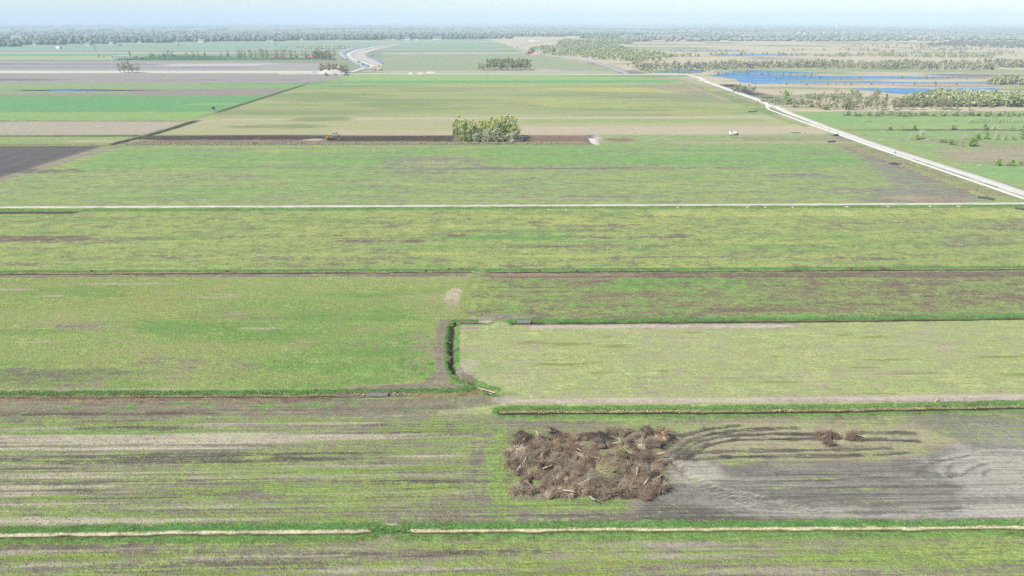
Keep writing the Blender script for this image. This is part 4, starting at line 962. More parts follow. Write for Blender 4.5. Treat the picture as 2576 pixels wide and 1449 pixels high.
for i, (u, v, h, kd) in enumerate(((2060,274,9,'wood'),(2078,276,7,'bush'),(2092,275,11,'wood'),(2104,275,10,'wood'),(2120,276,10,'wood'),(2132,276,11,'wood'),(2134,275,7,'bush'),(2036,268,6,'bush'),(2018,262,6,'bush'))):
    plant('birch_tree', kd, spot(u, v), h, 'green tree in the cluster where the lake-shore wood begins', 'trees where the lake-shore wood begins', wide=1.2)
for i in range(52):                                        # low shrub row on the pasture
    u = 2118+i*9.1+rt.uniform(-3, 3); plant('willow_shrub', ['grey', 'bush', 'bush'][i % 3], spot(u, 292.5+rt.uniform(-2.5, .5)), rt.uniform(2.2, 4.6), 'low %s willow shrub in the long row across the pasture, %s' % (['grey', 'green', 'green'][i % 3], part_of(i, 0, 52, 5)), 'low shrub row across the pasture, %s %s' % (i % 3 > 0, part_of(i, 0, 52, 5)), 'shrub', wide=1.25)
for i in range(16):
    plant('bare_shrub', 'grey' if i % 4 == 0 else 'bare', spot(2442+i*9, 308+rt.uniform(-1, .6)), 2.6, 'low brown bare shrub in the dark thicket on the pasture', 'dark low thicket on the pasture', 'shrub', wide=1.6)
for u, v, h, kd, l in ((2238,326,2.8,'bush','small shrub left on the pasture ditch'),(2270,327,3.4,'bare','brown leaning bush on the pasture ditch'),(2282,326,2.6,'bare','small brown bush beside the leaning bush on the ditch'),(2300,326,3,'fresh','little fresh green bush on the pasture ditch'),(2400,325,3.6,'bush','single upright shrub in the middle of the pasture'),(2478,326,4.2,'bush','olive shrub left of the round grey shrub'),(2500,326,4.0,'grey','round grey shrub at the pasture ditch'),(2545,327,3.4,'bare','brown low bush at the right end of the pasture ditch'),(2570,326,3.6,'grey','grey bush at the right picture edge by the ditch'),
                       (2316,349,5.2,'grey','big round silver-grey willow by the broken dead birch'),(2308,351,3.4,'fresh','green bush in front of the silver-grey willow'),(2340,353,3.0,'bare','small brown bush between the two white snags'),(2372,358,3.8,'bush','olive bush at the left of the thicket'),(2402,366,4.2,'bare','wide brown thicket left of the yellow-green bush'),(2420,369,4.0,'bare','brown thicket beside the yellow-green bush'),(2392,364,3.2,'fresh','green bush peeping over the brown thicket'),(2446,368,5.6,'fresh','large yellow-green bush right of the brown thicket'),(2456,352,4.4,'bush','pale shrub behind the large yellow-green bush'),(2482,350,4.6,'fresh','bright green bush in the right-hand thicket'),(2430,350,3.6,'grey','grey shrub behind the brown thicket'),
                       (2508,352,4.6,'bare','brown bush left of the tall dead snag'),(2528,353,4.8,'bare','tangled brown bush below the tall dead snag'),(2546,352,4.2,'grey','grey tangle right of the tall dead snag'),(2568,350,7.5,'wood','green tree at the right edge above the snags'),(2590,352,6,'bush','bush cut by the right picture edge above the snags'),
                       (2510,417,3.4,'fresh','left yellow-green bush on the near pasture ditch'),(2532,417,2.8,'grey','grey middle bush on the near pasture ditch'),(2548,417,3.6,'fresh','right yellow-green bush on the near pasture ditch'),(2570,416,3.2,'bush','edge bush on the near pasture ditch')):
    plant('bush', kd, spot(u, v), h, l, None, 'bush', wide=1.35)
def snag(xy, h, label, seed, fork=True, lean=0.1):
    r = np.random.RandomState(seed); o = empty('dead_tree', (xy[0], xy[1], 0), 0)
    mb = MB(); mb.tube([(0,0,-.1),(lean*h*.3,0,h*.35),(lean*h*.5,.1,h*.62),(lean*h*1.0,.2,h)], [.32,.26,.18,.05], 7); mb.build('trunk', M_DEADWOOD, o)
    for k in range(4 if fork else 2):
        t = .3+.16*k; p = Vector((lean*h*t, 0, h*t)); d = Vector(((-1)**k*r.uniform(.5, 1), r.uniform(-.4, .4), r.uniform(.5, 1.1))).normalized(); l = h*r.uniform(.2, .42)
        MB().tube([p, p+d*l*.6, p+d*l+Vector((0,0,.2*l))], [.15,.09,.02], 5).build('branch', M_DEADWOOD, o)
    return tag(o, label, 'tree')
snag(spot(2284,352), 6.2, 'broken white dead birch at the end of the pasture ditch', 1, True, .35); snag(spot(2500,352), 9.5, 'tall forked bleached dead snag over the brown bushes', 2, True, .06)
snag(spot(2342,350), 3.4, 'short white broken stump beside the olive thicket', 3, False, -.2); snag(spot(2520,353), 4.2, 'leaning pale dead trunk right of the tall snag', 4, False, .6)
snag(spot(2092,279), 6, 'pale forked dead trunk in front of the lake-shore wood', 5, True, .2); snag(spot(1900,236), 7, 'white dead stem by the lake behind the road', 6, False, .15)
# rows of shrubs on the lake banks and the spit
for i in range(70):
    u = 1950+i*9+rt.uniform(-4, 4); plant('bank_shrub', 'wood' if i % 3 else 'bush', spot(u, 213.2 if i % 2 else 198.8+max(0, (u-2000))*.0), rt.uniform(2, 5), 'small green tree on the %s, %s' % ('straw bank between the lakes' if i % 2 else 'spit in the long lake', part_of(i, 0, 70, 5)), 'trees along the lake banks, %s %s' % (i % 2, part_of(i, 0, 70, 5)), wide=1.0)
for i in range(30):
    u = 1790+i*9; plant('bank_shrub', 'wood' if i % 2 else 'bush', spot(u, 187+max(0, u-1850)*.012), rt.uniform(2, 4.5), 'small tree on the far bank of the long lake', 'trees on the far lake bank', wide=1.0)
for i in range(22):
    x, y = spot(rt.uniform(1840, 1905), rt.uniform(213, 233)); plant('moor_shrub', 'bush' if i % 2 else 'wood', (x, y), rt.uniform(2.5, 4.5), 'green shrub between the white road and the lake', 'shrubs between road and lake', 'shrub', wide=1.3)

# ---- masses of wood that nobody could count
def ico(rng, tri=20):
    bm = bmesh.new(); bmesh.ops.create_icosphere(bm, subdivisions=1 if tri <= 20 else 2, radius=1)
    V = np.array([v.co for v in bm.verts]); F = np.array([[v.index for v in f.verts] for f in bm.faces]); bm.free()
    V = V*(1+rng.uniform(-.3, .3, (len(V), 1))); return V, F
def joined(name, protos, xyzs, mat, label, cat, smooth=False):
    """xyzs: rows of x, y, z, sx, sz, rot"""
    Vs = []; Fs = []; n0 = 0; xyzs = np.asarray(xyzs); which = np.arange(len(xyzs)) % len(protos)
    for w, (V, F) in enumerate(protos):
        q = xyzs[which == w]; c, s = np.cos(q[:, 5]), np.sin(q[:, 5])
        X = (V[None, :, 0]*c[:, None]-V[None, :, 1]*s[:, None])*q[:, 3:4]+q[:, 0:1]
        Y = (V[None, :, 0]*s[:, None]+V[None, :, 1]*c[:, None])*q[:, 3:4]+q[:, 1:2]
        Z = V[None, :, 2]*q[:, 4:5]+q[:, 2:3]
        P = np.stack([X, Y, Z], 2).reshape(-1, 3); f = (F[None]+(np.arange(len(q))*len(V))[:, None, None]).reshape(-1, F.shape[1])+n0
        Vs.append(P); Fs.append(f); n0 += len(P)
    o = link_mesh(name, np_mesh(name, np.concatenate(Vs), np.concatenate(Fs), smooth), mat)
    return tag(o, label, cat, kind='stuff')
rw = np.random.RandomState(21)
def leafy_proto(n, size=.3, w=.5, stems=True):
    lb = lobes_for(rw, 1., w, .22, 9); V, F = leaf_cloud(rw, n, size, birch_pos(1., w, .2, 1, lb))
    if stems:
        a = rw.uniform(0, 6.28); st = np.array([[-.012,0,0],[.012,0,0],[.012,.012,.7],[-.012,.012,.7],[0,-.012,0],[0,.012,0],[0,.012,.7],[0,-.012,.7]]); V = np.concatenate([V, st]); F = np.concatenate([F, [[n*4, n*4+1, n*4+2, n*4+3], [n*4+4, n*4+5, n*4+6, n*4+7]]])
    return V, F
LEAFY = [leafy_proto(95, .19) for _ in range(5)]
def wood_band(name, uvs, n, h, mat, label, thin=0.0):
    """n trees scattered in a polygon seen in the photograph"""
    P = spots(*uvs); xs = [p[0] for p in P]; ys = [p[1] for p in P]; out = []
    while len(out) < n:
        x = rw.uniform(min(xs), max(xs), 400); y = rw.uniform(min(ys), max(ys), 400); k = poly_sd(x, y, P) > 0
        if thin: k &= fbm(x/60, y/60, 5, 3) > thin
        for a, b in zip(x[k], y[k]):
            hh = rw.uniform(h[0], h[1])*(.75+.5*float(fbm(np.array([a/80]), np.array([b/80]), 8, 2)[0])); out.append((a, b, 0, hh*rw.uniform(.8, 1.1), hh, rw.uniform(0, 6.28)))
    return joined(name, LEAFY, out[:n], mat, label, 'woodland')
wood_band('woodland', [(1575,168),(1700,166),(2000,164),(2300,160),(2700,164),(2700,176),(2350,176),(2000,172),(1800,176),(1620,180)], 1000, (4, 11), F_MID, 'belt of mixed green woodland across the moor behind the lakes', .4)
wood_band('woodland', [(1330,133),(1345,123),(1420,115),(1540,118),(1640,135),(1700,150),(1600,158),(1480,148),(1400,140)], 1000, (5, 12), F_MID, 'woodland beside the curving grey road behind the red machine', .36)
wood_band('woodland', [(1410,114),(1400,108),(1560,104),(1600,110),(1500,115)], 350, (9, 16), F_MID, 'dense pinewood corner where the grey road enters the trees')
wood_band('woodland', [(1580,146),(1800,142),(2100,143),(2500,146),(2500,141),(2000,140.5),(1700,141)], 320, (4, 9), F_MID, 'thin line of trees in front of the narrow far lake', .4)
wood_band('woodland', [(1600,134),(2050,131),(2500,128),(2500,124),(1900,127),(1600,129)], 200, (3, 7), F_MID, 'scattered trees around the far moor pools', .5)
wood_band('woodland', [(2060,128),(2150,112),(2700,106),(2700,140),(2300,140)], 420, (3, 8), F_MID, 'scattered small trees on the far straw moor at the right', .52)
wood_band('woodland', [(2300,118),(2700,124),(2700,110),(2400,108)], 380, (8, 14), F_FAR, 'far grove of birches at the right edge of the moor', .42)
wood_band('woodland', [(2250,268),(2700,270),(2700,255),(2350,252)], 420, (8, 12), F_MID, 'rear rows of the wood on the near shore of the lakes')
wood_band('woodland', [(1900,262),(2080,272),(2200,264),(2150,240),(1960,236)], 240, (1.6, 3.4), F_MID, 'low scrub on the straw moor by the first chicane', .45)
wood_band('woodland', [(1600,186),(1850,186),(1900,180),(1640,178)], 160, (2, 4), F_MID, 'low scrub round the small lake behind the road corner', .45)
wood_band('woodland', [(2480,214),(2700,214),(2700,205),(2500,206)], 110, (7, 11), F_MID, 'small wood at the right end of the long lake')
wood_band('woodland', [(1760,137),(2560,141.4),(2560,140.6),(1760,136)], 40, (4, 7), F_MID, 'single small trees on the near shore of the narrow far lake')
FARP = [ico(rw, 20) for _ in range(6)]
def far_strip(out, v, u0, u1, h, w, dens, seed, gap=.42, dep=0):
    y = spot(1288, v)[1]; x0, x1 = spot(u0, v)[0], spot(u1, v)[0]
    n = int(abs(x1-x0)/w*dens); x = rw.uniform(x0, x1, n); yy = y+rw.uniform(-.5, .5, n)*(dep or w*4)+ (fbm(x/900, x*0+seed, seed, 3)-.5)*y*.06
    k = fbm(x/(w*26), yy*0+seed*3.1, seed, 3) > gap
    for a, b in zip(x[k], yy[k]):
        hh = h*rw.uniform(.55, 1.2); out.append((a, b, hh*.45, w*rw.uniform(.45, .8), hh*.56, rw.uniform(0, 6.28)))
out = []
v = 112.0; i = 0
while v > 61.5:                                           # strip after strip of wood towards the horizon
    y = spot(1288, v)[1]; w = 13+y/500.
    if v > 92: far_strip(out, v, 1480, 2750, 13, w, 1.4, i, .40+.05*(i % 2)) if v < 104 else None
    elif v > 80 or i % 3 == 0: far_strip(out, v, -250, 2850, 10, w*(1 if v > 80 else 1.6), 1.0, i, .52 if i % 3 else .46)
    v -= max(.55, (v-57)*.045); i += 1
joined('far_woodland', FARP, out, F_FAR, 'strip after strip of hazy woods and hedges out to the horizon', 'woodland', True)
# tree lines of the villages on the left
out = []
for (v, u0, u1, h, d) in ((112,-250,170,19,2.2),(110,-250,215,20,2.2),(116,-250,60,15,1.2),(107,150,420,19,2.0),(109,210,300,14,1.0),(104,330,560,18,2.0),(103,400,720,19,2.0),(101,600,800,20,2.2),(99.5,720,960,22,2.6),(98,800,1150,21,2.6),(96,900,1250,18,2.4),(92,1050,1420,17,2.2),(90,1150,1480,16,2.0),(89,1380,1620,14,2.0),(95,200,600,14,1.0),(98,-250,300,17,1.6),(94,1190,1290,16,2.0),(97,1160,1290,14,1.2),(96,1460,1560,20,2.4),(100,1480,1700,14,2.0),(97,1700,2300,14,2.4),(100,1560,2750,13,2.0)):
    far_strip(out, v, u0, u1, h, 13, d*1.3, int(v*7+u0) % 97+3, .22, 60)
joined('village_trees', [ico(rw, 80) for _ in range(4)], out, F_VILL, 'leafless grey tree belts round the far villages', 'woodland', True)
# the tree nursery: rows of young conifers, two plots of red-leaved young trees
out = []; red = []
P = spots((285,151.5),(845,151.5),(845,149),(600,144),(420,141.5))
for y in np.arange(spot(0, 151.6)[1], spot(0, 141.5)[1], 9.):
    for x in np.arange(P[0][0]-50, P[1][0]+60, 3.4):
        if poly_sd(np.array([x]), np.array([y+x*.0]), P)[0] > 0 and float(fbm(np.array([x/50]), np.array([y/30]), 3, 2)[0]) > .3: out.append((x, y+rw.uniform(-.6, .6), 1.2, 1.5*rw.uniform(.7, 1.2), 2.2*rw.uniform(.6, 1.3), rw.uniform(0, 6)))
for uu in ((680,712,147.3),(772,818,147.0)):
    for u in np.arange(uu[0], uu[1], .55):
        for k in range(3): red.append((*spot(u, uu[2]-(u-uu[0])*.02-k*.5), 2., 1.8, 2.4, rw.uniform(0, 6)))
joined('nursery_conifers', FARP, out, F_PINE, 'dark green rows of young conifers in the tree nursery', 'plantation')
joined('nursery_shrubs', FARP, red, F_RED, 'pinkish red plots of young trees in the tree nursery', 'plantation')
# hedges and scrub dots on the far pastures
out = []
for (v, u0, u1, n) in ((118.5,1010,1350,40),(122.5,1140,1310,50),(118,1180,1290,60),(141,1390,1400,3)):
    for k in range(n):
        u = rw.uniform(u0, u1)*.5+rw.uniform(u0, u1)*.5; x, y = spot(u*.671+0 if u > 2576 else u*.671, v); out.append((x, y, 1.6, 3.5, 3.2, rw.uniform(0, 6)))
for (v, u0, u1, n) in ((176.5,915,965,30),(168,948,953,6),(157,898,906,8),(150,868,876,6)):
    for k in range(n): x, y = spot(rw.uniform(u0, u1), v+rw.uniform(-.6, .6)); out.append((x, y, 1., 2.6, 2.2, rw.uniform(0, 6)))
joined('scrub', FARP, out, F_MID, 'dots of scrub on the far pastures and the canal banks', 'scrub')
# ------------------------------------------------------------------ the brush pile: uprooted shrubs and stumps
M_TWIG = simple_mat('twig_bark', S(170,151,127,1.35), .9, 0, .35, 1.5)
M_TWIGR = simple_mat('reddish_root_bark', S(155,132,110,1.35), .9, 0, .35, 1.5)
M_TWIGG = simple_mat('grey_branch_bark', S(166,156,136,1.35), .9, 0, .3, 1.5)
M_TWIGP = simple_mat('pale_stripped_twigs', S(188,166,140,1.4), .9, 0, .3, 1.5)
M_OLIVE = simple_mat('olive_heather_twigs', S(180,172,122,1.3), .9, 0, .3, 1.5)
M_ROOT = simple_mat('rooty_peat', S(118,103,86,1.6), .95, 0, .45, 3, .12)
M_ROOTD = simple_mat('dark_rooty_peat', S(106,88,76,1.6), .95, 0, .45, 3, .12)
M_PALEROOT = simple_mat('pale_sandy_root_mass', S(214,184,148,1.7), .95, 0, .35, 3, .12)
M_PEELED = simple_mat('peeled_wood', S(228,208,182,1.8), .8, 0, .25, 2)
M_CUT = simple_mat('fresh_cut_wood', S(232,186,140,1.8), .8, 0, .2, 2)
rp = np.random.RandomState(33)
def sticks(n, fn, seg=3):
    """n bent three-sided sticks; fn(rng) -> start, direction, length, radius, droop"""
    V = []; F = []
    for i in range(n):
        p, d, l, r, dr = fn(rp); p = np.array(p, float); d = np.array(d, float); d /= np.linalg.norm(d)
        side = np.cross(d, [0, 0, 1.0]); side = side/(np.linalg.norm(side)+1e-6); bend = rp.normal(size=3)*.16; n0 = len(V)
        for k in range(seg):
            t = k/(seg-1); c = p+d*l*t+(bend*t*t*l)+np.array([0, 0, -dr*t*t*l]); rr = r*(1-.75*t)
            up = np.cross(side, d)
            for a in (0, 2.09, 4.19): V.append(c+(side*math.cos(a)+up*math.sin(a))*rr)
        for k in range(seg-1):
            for j in range(3): F.append((n0+k*3+j, n0+k*3+(j+1) % 3, n0+k*3+3+(j+1) % 3, n0+k*3+3+j))
    return np.array(V), np.array(F)
def lump(rx, rz, rough=.3, sub=2):
    bm = bmesh.new(); bmesh.ops.create_icosphere(bm, subdivisions=sub, radius=1)
    for v in bm.verts:
        v.co *= 1+rp.uniform(-rough, rough*.7); v.co.z = max(v.co.z, -.25); v.co.x *= rx; v.co.y *= rx; v.co.z *= rz
    V = np.array([v.co for v in bm.verts]); F = np.array([[v.index for v in f.verts] for f in bm.faces]); bm.free(); return V, F
CL = []
for k in range(14):
    kind = k % 3
    if kind == 0:                                       # root plate with radiating roots
        def fn(r):
            a = r.uniform(0, 6.28); e = r.uniform(-.1, 1.2); q = r.uniform(.2, .75)
            return (q*math.cos(a), q*math.sin(a), .25+r.uniform(0, .8)), (math.cos(a), math.sin(a), e), r.uniform(.4, 1.35), r.uniform(.014, .05), r.uniform(0, .5)
        sv = sticks(280, fn)
    elif kind == 1:                                     # fan of brushwood
        az = rp.uniform(0, 6.28)
        def fn(r, az=az):
            a = az+r.normal()*.5; q = r.uniform(-.9, .9)
            return (-.8*math.cos(az)-q*math.sin(az), -.8*math.sin(az)+q*math.cos(az), .2+r.uniform(0, .9)), (math.cos(a), math.sin(a), r.uniform(.05, .8)), r.uniform(.9, 2.4), r.uniform(.009, .026), r.uniform(0, .5)
        sv = sticks(380, fn)
    else:                                               # tangle
        def fn(r):
            a = r.uniform(0, 6.28); q = r.uniform(0, 1.2); b = r.uniform(0, 6.28)
            return (q*math.cos(a), q*math.sin(a), r.uniform(.1, 1.25)), (math.cos(b), math.sin(b), r.normal()*.45+.15), r.uniform(.5, 1.8), r.uniform(.010, .034), r.uniform(0, .4)
        sv = sticks(380, fn)
    lv = lump(1.05, .95 if kind == 0 else .75)
    CL.append((np_mesh('branches', *sv), np_mesh('root_mass', *lv, smooth=False)))
_cl = {}
def clump(xy, s, label, group=None, var=None, tw=None, rt_=None, zs=1.0, name='uprooted_shrub', cat='shrub', z=0):
    v = rp.randint(len(CL)) if var is None else var; tw = tw or [M_TWIG, M_TWIG, M_TWIGR, M_TWIGR, M_TWIGG, M_TWIGP, M_ROOTD, M_TWIG][rp.randint(8)]; rt_ = rt_ or [M_ROOT, M_ROOT, M_ROOTD][rp.randint(3)]
    o = empty(name, (xy[0], xy[1], z), rp.uniform(0, 6.28), (s, s, s*zs))
    if name == 'uprooted_shrub': o.rotation_euler = (rp.normal()*.38, rp.normal()*.38, rp.uniform(0, 6.28))
    for q, (pn, mt) in enumerate((('branches', tw), ('root_mass', rt_))):
        key = (v, q, mt.name)
        if key not in _cl:
            me = CL[v][q].copy(); me.materials.append(mt); _cl[key] = me
        link_mesh(pn, _cl[key], None, o)
    return tag(o, label, cat, group)
def pile_at(cx, cy): return spot((1880+cx/3.903)*.67083, (1560+cy/3.903)*.67083)   # from the enlarged view of the pile
rows = [(300, 260, 2330), (420, 150, 2330), (560, 90, 2360), (690, 230, 2330), (800, 260, 2300), (900, 380, 2310), (1010, 640, 2330), (1090, 190, 2260)]
AREA = {0: 'back row', 1: 'back row', 2: 'upper middle', 3: 'middle', 4: 'middle', 5: 'lower middle', 6: 'front', 7: 'front row'}
for ri, (cy, x0, x1) in enumerate(rows):
    x = x0+rp.uniform(-60, 110); x1 += rp.uniform(-110, 60)
    while x < x1:
        yy = cy+rp.uniform(-48, 48)-(70 if (ri == 0 and x > 1400) else 0)
        hole = (400 < x < 600 and 720 < yy < 800) or (380 < x < 640 and 880 < yy < 960) or (1000 < x < 1100 and 900 < yy < 960)
        if not hole:
            third = 'left' if x < 800 else 'central' if x < 1600 else 'right'
            clump(pile_at(x, yy+55), rp.choice([.7, .8, .9, 1.0, 1.12]), 'uprooted brown shrub tangle in the brush pile, %s, %s side' % (AREA[ri], third), 'uprooted shrubs, %s, %s' % (AREA[ri], third), zs=rp.uniform(.8, 1.25))
        x += rp.uniform(78, 118)
clump(pile_at(250, 545), 1.25, 'pale sandy root ball at the left end of the brush pile', var=0, tw=M_PEELED, rt_=M_PALEROOT, name='root_ball', cat='root ball')
clump(pile_at(110, 570), .9, 'low brown clump sticking out at the left end of the brush pile', var=3)
clump(pile_at(2345, 330), 1.45, 'round orange-brown root ball standing at the back right corner of the brush pile', var=6, tw=M_TWIGR, rt_=M_PALEROOT, zs=1.3, name='root_ball', cat='root ball')
clump(pile_at(290, 310), 1.0, 'dark maroon twig clump at the back left corner of the brush pile', var=2, tw=M_ROOTD, rt_=M_ROOTD)
clump(pile_at(1440, 370), 1.35, 'dark maroon brushwood heap in the back centre of the brush pile', var=4, tw=M_ROOTD, rt_=M_ROOTD, zs=1.2)
clump(pile_at(1490, 880), 1.4, 'olive heather clump right of the centre of the brush pile', var=1, tw=M_OLIVE, rt_=M_ROOT, zs=1.5)
clump(pile_at(1720, 660), 1.15, 'grey-green bush upside down right of the centre of the brush pile', var=7, tw=M_OLIVE, rt_=M_ROOT, zs=1.5)
clump(pile_at(2060, 480), 1.25, 'pale grey root plate at the right of the brush pile', var=9, tw=M_TWIGG, rt_=M_PALEROOT, zs=1.2)
clump(pile_at(2290, 1090), 1.2, 'brown root ball at the front right corner of the brush pile', var=12, tw=M_TWIG, rt_=M_ROOT, zs=1.4)
def log(xy, l, az, r, mat, label, z=.5, tilt=.15, name='log', cat='log', group=None):
    d = Vector((math.cos(az)*math.cos(tilt), math.sin(az)*math.cos(tilt), math.sin(tilt))); p = Vector((xy[0], xy[1], z)); s = d.cross(Vector((0, 0, 1))).normalized()
    mb = MB(); mb.tube([p, p+d*l*.5+s*l*.04, p+d*l], [r, r*.9, r*.7], 7)
    mb.tube([p+d*l*.62, p+d*l*.7+s*l*.12+Vector((0, 0, .1*l))], [r*.5, r*.25], 5)
    return tag(mb.build(name, mat, None, smooth=False), label, cat, group)
for cx, cy, l, az, lab in ((540,270,1.3,1.9,'short pale stick in the back left of the brush pile'),(690,200,1.6,-.4,'pale stick on the back left edge of the brush pile'),(310,690,2.0,1.2,'forked bleached branch at the left end of the brush pile'),(230,790,1.6,1.1,'bleached branch below the forked one at the left end of the brush pile'),(600,755,1.8,.25,'orange cut log beside the green gap in the brush pile'),(1820,480,2.0,-1.1,'slim pale stick in the right half of the brush pile, upper part'),(900,1070,2.2,-.5,'long white stick at the front of the brush pile'),(1290,1170,1.5,-1,'thick white stick at the front centre of the brush pile'),(2270,545,1.5,.1,'orange cut log end at the right side of the brush pile'),(1970,860,2.2,1.35,'tall pale branch upright in the right of the brush pile'),(2080,990,1.3,.9,'short white log at the front right of the brush pile'),(1110,460,1.3,-1.1,'short pale stick in the upper centre of the brush pile'),(2260,900,1.6,.5,'splintered pale branch bundle at the right end of the brush pile'),(1130,990,2.4,.5,'long grey branch bridging the lower centre of the brush pile')):
    log(pile_at(cx, cy+95), l, az, .09 if 'log' not in lab else .16, M_CUT if 'orange' in lab else M_PEELED, lab, 1.3, .2, 'branch' if 'log' not in lab else 'log', 'branch' if 'log' not in lab else 'log')
for k in range(14):
    cx, cy = rp.uniform(250, 2250), rp.uniform(330, 1010)
    log(pile_at(cx, cy+70), rp.uniform(1.0, 2.6), rp.uniform(0, 6.28), rp.uniform(.05, .11), [M_PEELED, M_TWIGP, M_TWIGP, M_CUT][k % 4], 'loose pale limb lying on the %s of the brush pile' % ('left side' if cx < 800 else 'middle' if cx < 1600 else 'right side'), rp.uniform(.8, 1.25), rp.uniform(-.05, .2), 'limb', 'limb', 'loose limbs on the brush pile, %s' % ('left' if cx < 800 else 'middle' if cx < 1600 else 'right'))
# twigs and bark shed round the pile
def lit(r):
    e = r.randint(4); t = r.uniform(0, 1); sp = abs(r.normal())*1.5
    x, y = ((1+t*33, 100.6-sp) if e == 0 else (1+t*35, 120+sp) if e == 1 else (1.5-sp*.8, 100+t*21) if e == 2 else (33+sp, 100+t*22)); a = r.uniform(0, 6.28)
    return (x, y, .05+r.uniform(0, .1)), (math.cos(a), math.sin(a), .05), r.uniform(.3, 1.3), r.uniform(.015, .04), 0
tag(link_mesh('twig_litter', np_mesh('twig_litter', *sticks(700, lit)), M_TWIG), 'broken twigs and bark shed on the grass round the brush pile', 'twigs', kind='stuff')
# the small heap to the right
M_SMALL = simple_mat('dark_reddish_twigs', S(140,116,98,1.4), .9, 0, .35, 1.5)
for u, v, s, lab, vr, tw in ((2066,1101,.95,'reddish brushwood at the left end of the small heap in the ruts',2,M_TWIGR),(2082,1099,1.05,'brown brushwood in the middle of the small heap in the ruts',5,M_TWIGR),(2093,1096,.95,'dark twig clump at the back of the small heap in the ruts',8,M_ROOTD),(2086,1118,.9,'root end of the uprooted tree at the front of the small heap',0,M_TWIGR),(2101,1100,.8,'brown clump at the right side of the small heap in the ruts',3,M_TWIG),(2140,1101,1.0,'left clump of the second small heap in the ruts',11,M_TWIGR),(2158,1102,1.05,'right clump of the second small heap in the ruts',6,M_TWIGR)):
    clump(spot(u, v), s*1.2, lab, var=vr, tw=M_SMALL, rt_=M_ROOTD, zs=.5)
log(spot(2087,1118), 4.0, 1.15, .13, M_ROOTD, 'dark trunk leaning through the small brush heap', .4, .25, 'trunk_log', 'log')
log(spot(2066,1108), 2.2, .5, .06, M_PEELED, 'thin pale branch on the left of the small brush heap', .7, .1, 'branch', 'branch'); log(spot(2115,1104), 1.3, 1.7, .07, M_PEELED, 'pale upright stick between the two small brush heaps', .3, .7, 'branch', 'branch')
log(spot(2112,1112), 2.2, -.12, .05, M_PEELED, 'slim white branch lying on the straw below the small heaps', .06, 0.0, 'branch', 'branch'); log(spot(2146,1098), 2.4, -.75, .07, M_PEELED, 'pale branch across the second small brush heap', .8, .05, 'branch', 'branch'); log(spot(1722,1160), 1.5, .15, .06, M_TWIGR, 'lost brown branch beside the wheel marks', .08, 0, 'branch', 'branch')

# ------------------------------------------------------------------ grass and reed tufts on the ditch banks
def tufts(name, line, half, n, h, mat, label, side=1, lo=.2, hi=2.2, clump_=.9):
    """blades in tufts along a ditch line, on one bank (side +1: the bank that is looked onto)"""
    A = np.array(line[:-1]); B_ = np.array(line[1:]); l = np.hypot(*(B_-A).T); cum = np.concatenate([[0], np.cumsum(l)])
    t = rp.uniform(0, cum[-1], n); k = np.clip(np.searchsorted(cum, t)-1, 0, len(l)-1)
    d = (B_-A)[k]/l[k][:, None]; nrm = np.stack([-d[:, 1], d[:, 0]], 1)*side; off = rp.uniform(lo, hi, n)
    p = A[k]+d*(t-cum[k])[:, None]+nrm*off[:, None]+rp.normal(size=(n, 2))*.12
    q = fbm(p[:, 0]/3, p[:, 1]/3, 4, 2); ok = q > (1-clump_)*.9+.2; p, q, off = p[ok], q[ok], off[ok]; m = len(p)
    z = np.where(off < half, -np.maximum(0, half-off)/half*.85, -.03); hh = h*rp.uniform(.5, 1.25, m)*(.6+.8*q)
    V = []
    for j in range(4):
        a2 = rp.uniform(0, 6.28, m); w = .12+.12*rp.rand(m); lean = rp.normal(size=(m, 2))*(.55*hh)[:, None]
        V.append(np.stack([np.stack([p[:, 0]-w*np.cos(a2), p[:, 1]-w*np.sin(a2), z], 1), np.stack([p[:, 0]+w*np.cos(a2), p[:, 1]+w*np.sin(a2), z], 1), np.stack([p[:, 0]+lean[:, 0], p[:, 1]+lean[:, 1], z+hh], 1)], 1))
    V = np.concatenate(V).reshape(-1, 3); F = np.arange(len(V)).reshape(-1, 3)
    o = link_mesh(name, np_mesh(name, V, F), mat); return tag(o, label, 'grass', kind='stuff')
G_LUSH = foliage_mat('lush_bank_grass', S(128,160,96,1.0), S(158,184,118,1.0), None, .5, .6)
G_STRAW = foliage_mat('dead_reed', S(206,190,150,1.1), S(232,218,180,1.1), None, .4, .8)
G_RUST = foliage_mat('brown_rough_grass', S(160,142,120,1.5), S(150,146,110,1.5), None, .2, .3)
G_VERGE = foliage_mat('verge_tussock', S(150,158,100,2.0), S(170,170,120,2.0), None, .15, .35)
G_DOME = foliage_mat('tussock_grass', S(126,168,78,1.75), S(172,192,104,1.75), None, .15, .35)
G_MIX = foliage_mat('rank_meadow_grass', S(134,168,92,1.15), S(172,190,114,1.15), None, .35, .5)
WH = ['nearest ditch, left half', 'nearest ditch, right half', 'long dark ditch behind the brush pile', 'ditch along the brown spoil at the left', 'ditch that turns the corner', 'short ditch at the top of the corner', 'ditch behind the pale meadow', 'middle ditch, left half', 'middle ditch, right half', 'shallow ditch below the sand track']
for i, (line, hf, dp, vg) in enumerate(DITCH_LINES[:10]):
    L = sum(math.hypot(b[0]-a[0], b[1]-a[1]) for a, b in zip(line[:-1], line[1:])); near = line[0][1] < 150
    tufts('bank_grass', line, hf, int(L*(22 if near else 9)), (.11 if i < 2 else .15) if i not in (3, 4) else .24, G_LUSH, 'rank green grass on the far bank of the '+WH[i], 1, hf*.75, hf+vg*.8, .75)
    if i in (0, 1, 2, 3, 4, 7, 8): tufts('dead_reed', line, hf, int(L*(9 if i < 2 else 4)), .16, G_STRAW, 'bleached dead reed and grass in the '+WH[i], 1, hf*.35, hf*.75, .7)
a = spot(930,1337); b = spot(1025,1337)
